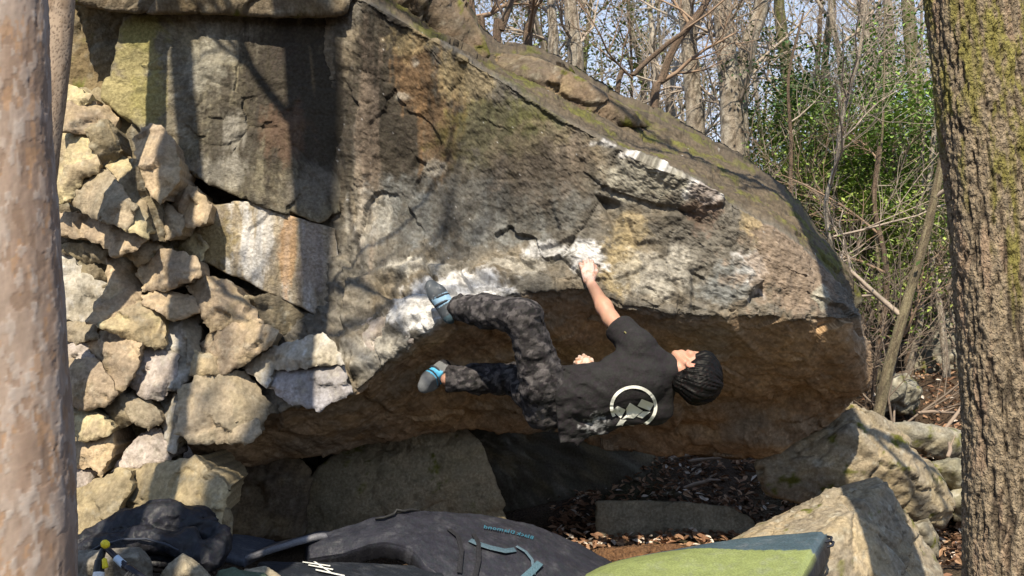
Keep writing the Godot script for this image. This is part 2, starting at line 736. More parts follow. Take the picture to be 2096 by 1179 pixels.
# ================================================================= the overhanging boulder
# Rows from the back of the top over the ridge, down the face to the lip and under the roof; one column per station.
# Each control point: photo position and depth.
const BOULDER := [
	[[380, -330, 7.2], [380, -260, 6.6], [380, -140, 6.2], [380, -70, 6.0], [380, -30, 5.95], [380, 150, 5.95], [380, 320, 5.95], [380, 640, 5.95], [378, 888, 5.18], [388, 912, 5.3], [402, 936, 5.45], [432, 962, 5.62], [470, 930, 6.8]],
	[[560, -330, 7.2], [560, -260, 6.6], [560, -140, 6.15], [560, -60, 5.9], [560, -25, 5.8], [560, 150, 5.8], [560, 330, 5.8], [560, 600, 5.8], [570, 838, 5.12], [576, 868, 5.3], [586, 905, 5.5], [600, 934, 5.72], [620, 905, 6.9]],
	[[760, -330, 7.2], [760, -270, 6.5], [740, -150, 6.1], [722, -45, 5.75], [712, -8, 5.46], [715, 150, 5.5], [715, 310, 5.52], [712, 490, 5.48], [712, 806, 5.06], [715, 848, 5.3], [720, 886, 5.6], [730, 917, 5.86], [740, 890, 7.0]],
	[[830, -230, 7.2], [830, -150, 6.5], [812, -90, 6.1], [800, -2, 5.72], [793, 26, 5.40], [790, 160, 5.45], [790, 310, 5.48], [792, 480, 5.42], [800, 730, 5.03], [800, 790, 5.3], [806, 850, 5.6], [830, 899, 5.95], [840, 875, 7.1]],
	[[910, -80, 7.2], [912, -18, 6.6], [895, 20, 6.15], [882, 58, 5.70], [878, 76, 5.35], [880, 190, 5.40], [880, 320, 5.42], [878, 490, 5.36], [868, 668, 5.01], [870, 740, 5.3], [880, 820, 5.7], [900, 881, 6.05], [910, 860, 7.2]],
	[[995, 60, 7.2], [992, 98, 6.5], [978, 108, 6.12], [964, 118, 5.62], [960, 127, 5.30], [960, 230, 5.35], [960, 350, 5.36], [960, 500, 5.30], [962, 630, 5.02], [960, 700, 5.3], [960, 800, 5.75], [960, 874, 6.2], [970, 855, 7.3]],
	[[1095, 95, 7.2], [1095, 120, 6.5], [1086, 152, 6.05], [1080, 187, 5.52], [1080, 198, 5.22], [1080, 290, 5.25], [1080, 390, 5.26], [1080, 505, 5.22], [1085, 592, 5.05], [1085, 690, 5.35], [1090, 800, 5.85], [1110, 887, 6.4], [1120, 868, 7.4]],
	[[1225, 165, 7.2], [1222, 190, 6.5], [1211, 222, 6.05], [1200, 259, 5.42], [1200, 270, 5.13], [1200, 340, 5.17], [1200, 430, 5.17], [1200, 525, 5.14], [1196, 592, 5.06], [1200, 690, 5.4], [1205, 800, 5.9], [1220, 907, 6.5], [1230, 890, 7.5]],
	[[1345, 225, 7.2], [1342, 250, 6.5], [1332, 286, 6.0], [1320, 318, 5.36], [1320, 330, 5.06], [1325, 390, 5.11], [1330, 460, 5.12], [1330, 545, 5.09], [1320, 628, 5.01], [1330, 710, 5.35], [1340, 810, 5.85], [1360, 929, 6.5], [1370, 910, 7.5]],
	[[1465, 285, 7.2], [1460, 310, 6.4], [1450, 337, 5.9], [1440, 368, 5.32], [1440, 379, 5.03], [1445, 430, 5.06], [1450, 490, 5.07], [1455, 565, 5.05], [1450, 645, 4.99], [1460, 720, 5.3], [1480, 820, 5.8], [1500, 936, 6.4], [1510, 920, 7.4]],
	[[1550, 345, 7.0], [1546, 372, 6.2], [1540, 396, 5.75], [1534, 420, 5.35], [1530, 438, 5.12], [1540, 482, 5.06], [1545, 532, 5.06], [1550, 592, 5.04], [1560, 643, 4.99], [1580, 725, 5.3], [1600, 815, 5.75], [1590, 933, 6.2], [1600, 910, 7.2]],
	[[1650, 430, 6.9], [1650, 455, 6.0], [1648, 480, 5.62], [1645, 500, 5.4], [1642, 520, 5.26], [1645, 547, 5.2], [1650, 582, 5.15], [1655, 614, 5.12], [1660, 647, 5.07], [1680, 720, 5.3], [1690, 800, 5.7], [1682, 880, 6.1], [1680, 865, 7.1]],
	[[1730, 550, 6.9], [1737, 568, 6.05], [1737, 580, 5.85], [1739, 590, 5.65], [1741, 600, 5.55], [1743, 610, 5.48], [1746, 620, 5.43], [1751, 631, 5.4], [1758, 645, 5.38], [1777, 728, 5.5], [1768, 790, 5.75], [1735, 822, 6.1], [1730, 800, 7.0]],
	[[1660, 560, 7.2], [1690, 570, 6.9], [1690, 585, 6.9], [1695, 595, 6.9], [1698, 605, 6.9], [1700, 615, 6.9], [1702, 625, 6.9], [1706, 636, 6.9], [1710, 650, 6.9], [1722, 722, 6.9], [1710, 780, 6.95], [1680, 810, 7.0], [1660, 790, 7.4]],
]
const CREASE := [0, 3, 4, 8, 11, 12]      # rows where the profile breaks
const ROWS_FINE := [6, 26, 22, 6, 56, 56, 60, 64, 50, 50, 40, 8]

# broken facets on the face: outline, outward shift at the middle, tilt along x and y (metres per metre)
const FACETS := [
	[[[765, 548], [850, 520], [935, 512], [965, 538], [900, 562], [800, 558]], 0.015, 0.0, -0.6],
	[[[752, 560], [905, 566], [880, 612], [800, 622], [770, 600]], -0.045, 0.2, 0.3],
	[[[800, 618], [880, 590], [1040, 566], [1062, 588], [960, 632], [868, 668], [800, 700]], 0.015, 0.05, -0.45],
	[[[1212, 402], [1276, 412], [1277, 468], [1250, 480]], -0.055, 0.5, 0.1],
	[[[1277, 442], [1400, 430], [1425, 468], [1372, 508], [1290, 508]], 0.028, -0.1, 0.25],
	[[[1192, 284], [1290, 318], [1420, 368], [1482, 398], [1470, 440], [1350, 424], [1240, 402], [1180, 336]], 0.012, 0.02, -0.06],
	[[[1375, 425], [1470, 440], [1448, 475], [1384, 455]], -0.035, 0.3, 0.2],
	[[[960, 560], [1040, 520], [1100, 530], [1090, 575], [1000, 592]], 0.015, -0.2, -0.4],
	[[[1100, 500], [1180, 480], [1190, 540], [1120, 560]], -0.02, 0.3, -0.3],
	[[[1390, 560], [1500, 520], [1550, 590], [1500, 640], [1400, 640]], 0.02, 0.35, 0.0],
	[[[690, 560], [760, 560], [780, 640], [730, 700], [690, 660]], 0.02, -0.4, 0.2],
	[[[720, 700], [800, 660], [860, 690], [800, 735], [720, 780]], 0.02, 0.1, -0.45],
	[[[840, 300], [880, 320], [870, 350], [820, 345]], -0.015, 0.2, -0.4],
	[[[1040, 420], [1130, 410], [1150, 470], [1060, 490]], -0.012, -0.2, 0.15],
	[[[700, 300], [745, 330], [740, 440], [700, 460]], 0.02, 0.3, 0.0],
	[[[1020, 590], [1090, 570], [1190, 560], [1195, 592], [1085, 600]], 0.02, 0.0, -0.4],
	[[[880, 740], [1000, 735], [1060, 800], [900, 815]], 0.03, 0.1, 0.1],
	[[[1440, 835], [1745, 800], [1700, 880], [1560, 935], [1440, 930]], -0.05, 0.0, 0.1],
]
# stains, lichen, chalk, and tree shade painted into the dark upper-centre streaks: position, half sizes, colour, strength, streaked downwards
const STAINS := [
	[770, 190, 130, 300, C_DARK, 0.95, true], [800, 150, 90, 240, C_DARK, 0.9, true], [905, 220, 60, 200, C_DARK, 0.8, true], [735, 250, 30, 300, C_PINK, 0.35, true],  # dark water streaks, deepened to hold painted tree shade
	[850, 130, 60, 90, C_RUST, 0.5, true], [900, 250, 60, 120, C_RUST, 0.5, true], [955, 140, 70, 70, C_OCHRE, 0.5, true],
	[1010, 260, 130, 90, C_MOSS, 0.45, false], [1100, 250, 90, 60, C_MOSS, 0.4, false], [840, 60, 60, 40, C_OCHRE, 0.5, false],
	[1000, 420, 200, 90, C_BLUE, 0.6, false], [830, 420, 110, 80, C_BLUE, 0.55, false], [1100, 330, 120, 90, C_PINK, 0.4, false],
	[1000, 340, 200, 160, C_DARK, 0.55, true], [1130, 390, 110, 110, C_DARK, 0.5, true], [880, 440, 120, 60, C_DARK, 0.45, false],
	[1270, 540, 55, 70, C_OCHRE, 0.75, false], [1330, 560, 90, 60, C_PALE, 0.55, false], [1340, 370, 120, 50, C_LICHEN, 0.55, false],
	[1200, 530, 48, 40, C_CHALK, 0.85, false], [1120, 510, 60, 22, C_CHALK, 0.6, false], [945, 590, 120, 32, C_CHALK, 0.9, false],
	[860, 640, 70, 40, C_CHALK, 0.75, false], [850, 545, 95, 20, C_PALE, 0.8, false], [1050, 545, 70, 25, C_PALE, 0.6, false],
	[1440, 400, 55, 26, C_CHALK, 0.7, false], [1520, 560, 40, 50, C_CHALK, 0.8, false], [1470, 590, 60, 50, C_BLUE, 0.7, false],
	[1380, 455, 60, 25, C_DARK, 0.5, false], [1430, 430, 40, 60, Color(0.2, 0.13, 0.1), 0.6, false],
	[1620, 540, 150, 130, Color(0.28, 0.215, 0.165), 0.75, false], [1530, 430, 30, 60, C_OCHRE, 0.6, false], [1675, 610, 22, 22, C_LICHEN, 0.9, false],
	[780, 720, 90, 40, C_PALE, 0.6, false], [720, 640, 60, 90, C_GREY, 0.6, false], [870, 665, 25, 22, C_CHALK, 1.0, false],
	[740, 440, 60, 70, C_PALE, 0.4, true], [880, 330, 30, 25, C_PALE, 0.45, false], [845, 105, 12, 14, C_PALE, 0.55, false], [815, 175, 22, 10, C_PALE, 0.4, false],
	[1290, 470, 40, 40, C_OCHRE, 0.5, false], [1250, 300, 50, 10, C_CHALK, 0.6, false], [1310, 326, 45, 10, C_CHALK, 0.65, false], [1370, 352, 45, 10, C_CHALK, 0.75, false], [1430, 380, 45, 11, C_CHALK, 0.85, false], [1478, 402, 22, 16, C_CHALK, 0.8, false],
]

func control_point(col: int, row: int) -> Vector3:
	var q: Array = BOULDER[clampi(col, 0, BOULDER.size() - 1)][row]
	return at(q[0], q[1], q[2])

func profile(col: int) -> PackedVector3Array:
	var out := PackedVector3Array()
	var n: int = BOULDER[0].size()
	for r in n - 1:
		var lo := 0
		var hi := n - 1
		for k in CREASE:
			if k <= r:
				lo = k
		for k in range(CREASE.size() - 1, -1, -1):
			if CREASE[k] > r:
				hi = CREASE[k]
		var a := control_point(col, maxi(r - 1, lo))
		var b := control_point(col, r)
		var c := control_point(col, r + 1)
		var d := control_point(col, mini(r + 2, hi))
		var m: int = ROWS_FINE[r]
		for i in m:
			out.append(cr(a, b, c, d, float(i) / m))
	out.append(control_point(col, n - 1))
	return out

func boulder() -> void:
	var root := thing("overhanging_boulder", "huge grey-brown overhanging boulder with chalked lip above the climber", "boulder", at(1200, 900, 6.4) * Vector3(1, 0, 1))
	var cols := []
	for k in BOULDER.size():
		cols.append(profile(k))
	var h: int = cols[0].size()
	var across := [46, 42, 36, 38, 36, 50, 50, 50, 50, 44, 46, 44, 26]
	var base := PackedVector3Array()
	var w := 0
	for k in across:
		w += k
	w += 1
	var row_of := PackedFloat32Array()
	for r in ROWS_FINE.size():
		for i in ROWS_FINE[r]:
			row_of.append(r + float(i) / ROWS_FINE[r])
	row_of.append(ROWS_FINE.size())
	base.resize(w * h)
	var n := cols.size()
	for j in h:
		var x := 0
		for k in n - 1:
			for i in across[k]:
				base[j * w + x] = cr(cols[maxi(k - 1, 0)][j], cols[k][j], cols[k + 1][j], cols[mini(k + 2, n - 1)][j], float(i) / across[k])
				x += 1
		base[j * w + x] = cols[n - 1][j]
	# facet outlines and stains (with their painted tree shade) in world x,y on the face
	var fac := []
	for f in FACETS:
		var poly := PackedVector2Array()
		var mid := Vector2.ZERO
		for q in f[0]:
			var p := at(q[0], q[1], 5.2)
			poly.append(Vector2(p.x, p.y))
			mid += Vector2(p.x, p.y)
		mid /= f[0].size()
		var box := Rect2(poly[0], Vector2.ZERO)
		for q in poly:
			box = box.expand(q)
		fac.append([poly, mid, f[1], f[2], f[3], box.grow(0.03)])
	var sta := []
	for s in STAINS:
		var p := at(s[0], s[1], 5.2)
		sta.append([Vector2(p.x, p.y), s[2] / FP * 5.2, s[3] / FP * 5.2, s[4], s[5], s[6]])
	bw = w
	bh = h
	bbase = base
	brow = row_of
	bfac = fac
	bsta = sta
	bout.resize(h)
	WorkerThreadPool.wait_for_group_task_completion(WorkerThreadPool.add_group_task(boulder_row, h))
	var v := PackedVector3Array()
	var c := PackedColorArray()
	for j in h:
		v.append_array(bout[j][0])
		c.append_array(bout[j][1])
	var ix := grid_indices(w, h)
	for i in w - 1:      # close the back, from under the roof to the top
		ix.append_array([(h - 1) * w + i, (h - 1) * w + i + 1, i + 1, (h - 1) * w + i, i + 1, i])
	part("prow", mesh_of(v, ix, c), M.rock, root)
	print("boulder grid ", w, "x", h)
	# left of the vertical seam: the mossy panel, the streaked panel under it, the corner, darkened in colour for its shade, and the cap above
	var st := {"a": Color(0.235, 0.21, 0.15), "b": Color(0.175, 0.16, 0.13), "dark": 0.75, "lichen": 0.35, "ochre": 0.15, "facet": 0.03, "fsize": 0.4, "rough": 0.014}
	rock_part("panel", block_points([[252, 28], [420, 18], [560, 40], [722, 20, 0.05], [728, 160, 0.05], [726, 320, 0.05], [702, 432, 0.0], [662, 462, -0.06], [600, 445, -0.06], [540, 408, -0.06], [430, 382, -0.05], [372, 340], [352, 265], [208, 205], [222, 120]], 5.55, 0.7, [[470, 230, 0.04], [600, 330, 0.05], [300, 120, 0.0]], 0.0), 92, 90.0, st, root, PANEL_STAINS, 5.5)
	st = {"a": Color(0.36, 0.31, 0.24), "b": Color(0.42, 0.36, 0.27), "dark": 0.35, "lichen": 0.2, "ochre": 0.35, "facet": 0.016, "fsize": 0.5, "rough": 0.008, "streak": 0.75}
	var pale := rock_part("streaked_panel", block_points([[430, 418], [505, 412], [600, 448], [690, 466], [700, 560], [672, 655], [600, 622], [520, 585], [402, 528], [394, 478]], 5.52, 0.5, [[560, 520, 0.02]], 0.0), 64, 90.0, st, root, PALE_STAINS, 5.5)
	pale.set_meta("label", "pale rock panel with vertical white and rust streaks")
	st = {"a": Color(0.20, 0.155, 0.09), "b": Color(0.17, 0.15, 0.11), "dark": 0.3, "facet": 0.03, "moss": 0.1}
	rock_part("rear_wall", block_points([[-400, -200], [460, -300], [460, 700], [-400, 1100]], 6.0, 0.8, [], 0.0), 30, 90.0, st, root)
	rock_part("corner_wall", block_points([[60, -260], [330, -120], [330, 60], [290, 200], [205, 225], [130, 210], [60, 200]], 5.78, 0.8, [], 0.0), 40, 90.0, st, root)
	st = {"a": Color(0.16, 0.125, 0.08), "b": Color(0.2, 0.165, 0.12), "dark": 0.4, "facet": 0.04, "moss": 0.15}
	rock_part("cap_slab", block_points([[100, -330], [420, -400], [780, -380], [735, -40], [704, 30], [640, 38, 0.06], [520, 22, 0.06], [430, 8], [330, 18], [240, 24], [120, 0]], 5.36, 1.2, [[450, -200, 0.1]], 0.05), 60, 90.0, st, root)
	st = {"a": Color(0.2, 0.15, 0.105), "b": Color(0.16, 0.13, 0.1), "dark": 0.3, "facet": 0.05, "moss": 0.25}
	rock_part("top_block", block_points([[720, -200], [900, -120], [930, 20], [1002, 104], [985, 132], [900, 92], [820, 40], [760, 0], [700, -60]], 5.75, 0.9, [[840, -20, 0.08]], 0.05), 50, 90.0, st, root)
	rock_part("top_ledge", block_points([[985, 130], [1010, 108], [1090, 116], [1160, 140], [1230, 188], [1290, 222], [1330, 262], [1200, 252], [1080, 190]], 5.95, 0.7, [[1120, 170, 0.05]], 0.05), 44, 90.0, st, root)
	st = {"a": Color(0.16, 0.14, 0.11), "b": Color(0.12, 0.11, 0.08), "dark": 0.5, "moss": 0.3, "facet": 0.03}
	rock_part("rear_edge", block_points([[1600, 420], [1640, 440], [1700, 510], [1755, 590], [1764, 612], [1750, 640], [1700, 620], [1610, 480]], 6.3, 0.5, [], 0.05), 30, 90.0, st, root)

var bw := 0
var bh := 0
var bbase := PackedVector3Array()
var brow := PackedFloat32Array()
var bfac := []
var bsta := []
var bout := []

func boulder_row(j: int) -> void:
	var w := bw
	var h := bh
	var base := bbase
	var v := PackedVector3Array()
	v.resize(w)
	var c := PackedColorArray()
	c.resize(w)
	var row := brow[j]
	var roof := smoothstep(8.0, 8.35, row)
	var top := 1.0 - smoothstep(3.3, 4.0, row)
	for i in w:
		var id := j * w + i
		var p := base[id]
		var nx := base[j * w + mini(i + 1, w - 1)] - base[j * w + maxi(i - 1, 0)]
		var ny := base[mini(j + 1, h - 1) * w + i] - base[maxi(j - 1, 0) * w + i]
		var nn := ny.cross(nx).normalized()
		var wob := Vector3(fb.get_noise_3dv(p * 2.1), fb.get_noise_3dv(p * 2.1 + Vector3(9, 0, 0)), fb.get_noise_3dv(p * 2.1 + Vector3(0, 7, 0)))
		var q := p + wob * 0.10
		var big := vor(q / 0.42)
		var mid := vor((q + wob * 0.02) / 0.13)
		var low := smoothstep(6.0, 7.5, row) * (1.0 - roof)      # the face is more broken towards the lip
		var dis := big.x * (0.020 + 0.018 * low + 0.016 * roof) + mid.x * (0.005 + 0.009 * low + 0.003 * roof)
		dis -= (0.006 + 0.02 * low) * clampf(1.0 - big.y * 14.0, 0.0, 1.0) * smoothstep(-0.1, 0.3, fb.get_noise_3dv(p * 1.1 + Vector3(3, 3, 3)))
		dis += fb.get_noise_3dv(p * 1.3) * 0.05 + fine.get_noise_3dv(p * 9.0) * (0.016 - 0.011 * roof) + fine.get_noise_3dv(p * 30.0) * (0.008 - 0.004 * roof)
		# slanting bedding scars
		var bed := p.x * 0.45 + p.y * 1.0 - p.z * 0.25
		dis += ridged.get_noise_3d(bed * 4.5, p.x * 0.9, 0.0) * 0.016 * (0.35 + low + 0.5 * roof)
		if row > 4.0 and row < 11.2 and p.z > -6.4:
			var xy := Vector2(p.x, p.y) + Vector2(wob.x, wob.y) * 0.035
			for f in bfac:
				if f[5].has_point(xy) and Geometry2D.is_point_in_polygon(xy, f[0]):
					var rel: Vector2 = xy - f[1]
					var edge := 1.0
					var poly: PackedVector2Array = f[0]
					for e in poly.size():
						edge = minf(edge, xy.distance_to(Geometry2D.get_closest_point_to_segment(xy, poly[e], poly[(e + 1) % poly.size()])))
					dis += (f[2] + rel.x * f[3] + rel.y * f[4]) * smoothstep(0.0, 0.032, edge)
		v[i] = p + nn * dis
		# colour
		var n2 := fine.get_noise_3dv(p * 5.0 + Vector3(4, 0, 0))
		var n3 := fine.get_noise_3dv(p * 13.0)
		var col := Color(0.168, 0.156, 0.136).lerp(Color(0.25, 0.21, 0.155), smoothstep(-0.1, 0.7, fb.get_noise_3dv(p * 1.6) + n2 * 0.5))
		col = col.lerp(Color(0.128, 0.102, 0.072), top * 0.9)
		col = col.lerp(C_MOSS, top * smoothstep(0.05, 0.4, fine.get_noise_3dv(p * 2.2 + Vector3(0, 30, 0)) + n3 * 0.3) * 0.75)
		if roof > 0.0:
			var rc := Color(0.37, 0.26, 0.165).lerp(Color(0.44, 0.295, 0.165), smoothstep(-0.2, 0.4, fb.get_noise_3dv(p * 2.0 + Vector3(12, 0, 0)) + n2 * 0.4))
			rc = rc.lerp(Color(0.28, 0.235, 0.185), smoothstep(0.0, 0.4, fb.get_noise_3dv(p * Vector3(1.2, 3.0, 1.2) + Vector3(0, 0, 44)) + n3 * 0.3) * 0.7)
			col = col.lerp(rc, roof)
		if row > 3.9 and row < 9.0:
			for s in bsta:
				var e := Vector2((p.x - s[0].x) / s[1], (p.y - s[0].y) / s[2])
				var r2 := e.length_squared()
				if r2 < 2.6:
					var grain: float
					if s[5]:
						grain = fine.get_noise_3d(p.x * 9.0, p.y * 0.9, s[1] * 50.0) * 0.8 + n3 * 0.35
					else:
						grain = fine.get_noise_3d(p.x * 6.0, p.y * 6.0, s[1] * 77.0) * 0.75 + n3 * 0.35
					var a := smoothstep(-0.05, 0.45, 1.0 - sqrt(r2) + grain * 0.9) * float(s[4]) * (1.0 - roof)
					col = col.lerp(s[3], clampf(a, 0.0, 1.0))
		# white crystal flecks
		col = col.lerp(C_CHALK, smoothstep(0.62, 0.7, fine.get_noise_3dv(p * 22.0 + Vector3(0, 0, 7))) * 0.6 * (1.0 - roof))
		var pit := smoothstep(0.10, 0.5, fine.get_noise_3dv(p * 19.0 + Vector3(0, 17, 0)))
		c[i] = col.lerp(C_DARK, pit * 0.45 * (1.0 - roof * 0.6)) * (1.0 + 0.55 * n3)
	bout[j] = [v, c]

const PALE_STAINS := [[590, 520, 28, 100, Color(0.42, 0.27, 0.15), 0.8, true], [440, 480, 45, 70, Color(0.36, 0.29, 0.15), 0.8, false], [505, 500, 22, 90, C_CHALK, 0.7, true], [640, 540, 34, 100, Color(0.33, 0.29, 0.27), 0.7, true], [545, 480, 16, 80, C_CHALK, 0.5, true]]
const PANEL_STAINS := [
	[270, 120, 60, 150, Color(0.34, 0.30, 0.15), 0.9, false], [230, 180, 60, 60, Color(0.38, 0.33, 0.17), 0.85, false], [300, 200, 50, 60, Color(0.30, 0.27, 0.11), 0.7, false], [280, 60, 60, 50, Color(0.24, 0.23, 0.08), 0.6, false],
	[620, 170, 150, 240, C_DARK, 0.95, true], [660, 250, 80, 220, C_DARK, 0.9, true], [490, 260, 100, 170, C_DARK, 0.75, true], [560, 100, 60, 100, C_DARK, 0.65, true], [580, 270, 60, 70, Color(0.13, 0.085, 0.06), 0.7, true],  # dark streaks here also hold tree shade put into the colour
	[480, 270, 24, 50, C_PALE, 0.4, true], [440, 350, 80, 40, C_PALE, 0.4, true], [640, 390, 60, 50, C_GREY, 0.6, false], [420, 120, 60, 70, C_LICHEN, 0.4, false],
]

# lay the stains and painted shade of a list over the vertex colours of a rock
func stain(arr: Array, list: Array, d: float) -> void:
	var v: PackedVector3Array = arr[Mesh.ARRAY_VERTEX]
	var c: PackedColorArray = arr[Mesh.ARRAY_COLOR]
	for s in list:
		var o := at(s[0], s[1], d)
		var rx: float = s[2] / FP * d
		var ry: float = s[3] / FP * d
		for i in v.size():
			var p := v[i]
			var e := Vector2((p.x - o.x) / rx, (p.y - o.y) / ry)
			if e.length_squared() < 2.6:
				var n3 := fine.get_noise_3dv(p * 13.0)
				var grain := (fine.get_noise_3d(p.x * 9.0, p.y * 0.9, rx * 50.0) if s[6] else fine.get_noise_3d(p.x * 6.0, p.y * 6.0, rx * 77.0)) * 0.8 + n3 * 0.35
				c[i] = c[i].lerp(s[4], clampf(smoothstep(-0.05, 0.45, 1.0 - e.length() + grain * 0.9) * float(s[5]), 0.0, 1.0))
	arr[Mesh.ARRAY_COLOR] = c

# ================================================================= the broken outcrop left of it: every block is its own piece
const K_TAN := {"a": Color(0.533, 0.419, 0.286), "b": Color(0.389, 0.312, 0.232), "dark": 0.55, "ochre": 0.35}
const K_YEL := {"a": Color(0.556, 0.485, 0.299), "b": Color(0.412, 0.339, 0.232), "dark": 0.55, "ochre": 0.4, "lichen": 0.35}
const K_PIN := {"a": Color(0.472, 0.390, 0.284), "b": Color(0.338, 0.290, 0.217), "dark": 0.45, "ochre": 0.25}
const K_GRY := {"a": Color(0.533, 0.474, 0.447), "b": Color(0.377, 0.328, 0.293), "dark": 0.55, "ochre": 0.15, "lichen": 0.4}
const K_DRK := {"lean": -0.15, "a": Color(0.290, 0.246, 0.169), "b": Color(0.198, 0.170, 0.127), "dark": 0.6, "ochre": 0.2, "lichen": 0.5}
const K_WHT := {"a": Color(0.50, 0.47, 0.41), "b": Color(0.42, 0.385, 0.32), "dark": 0.35, "ochre": 0.2, "streak": 0.5}
const K_BLU := {"a": Color(0.435, 0.428, 0.464), "b": Color(0.330, 0.315, 0.323), "dark": 0.5, "ochre": 0.1, "lichen": 0.3}

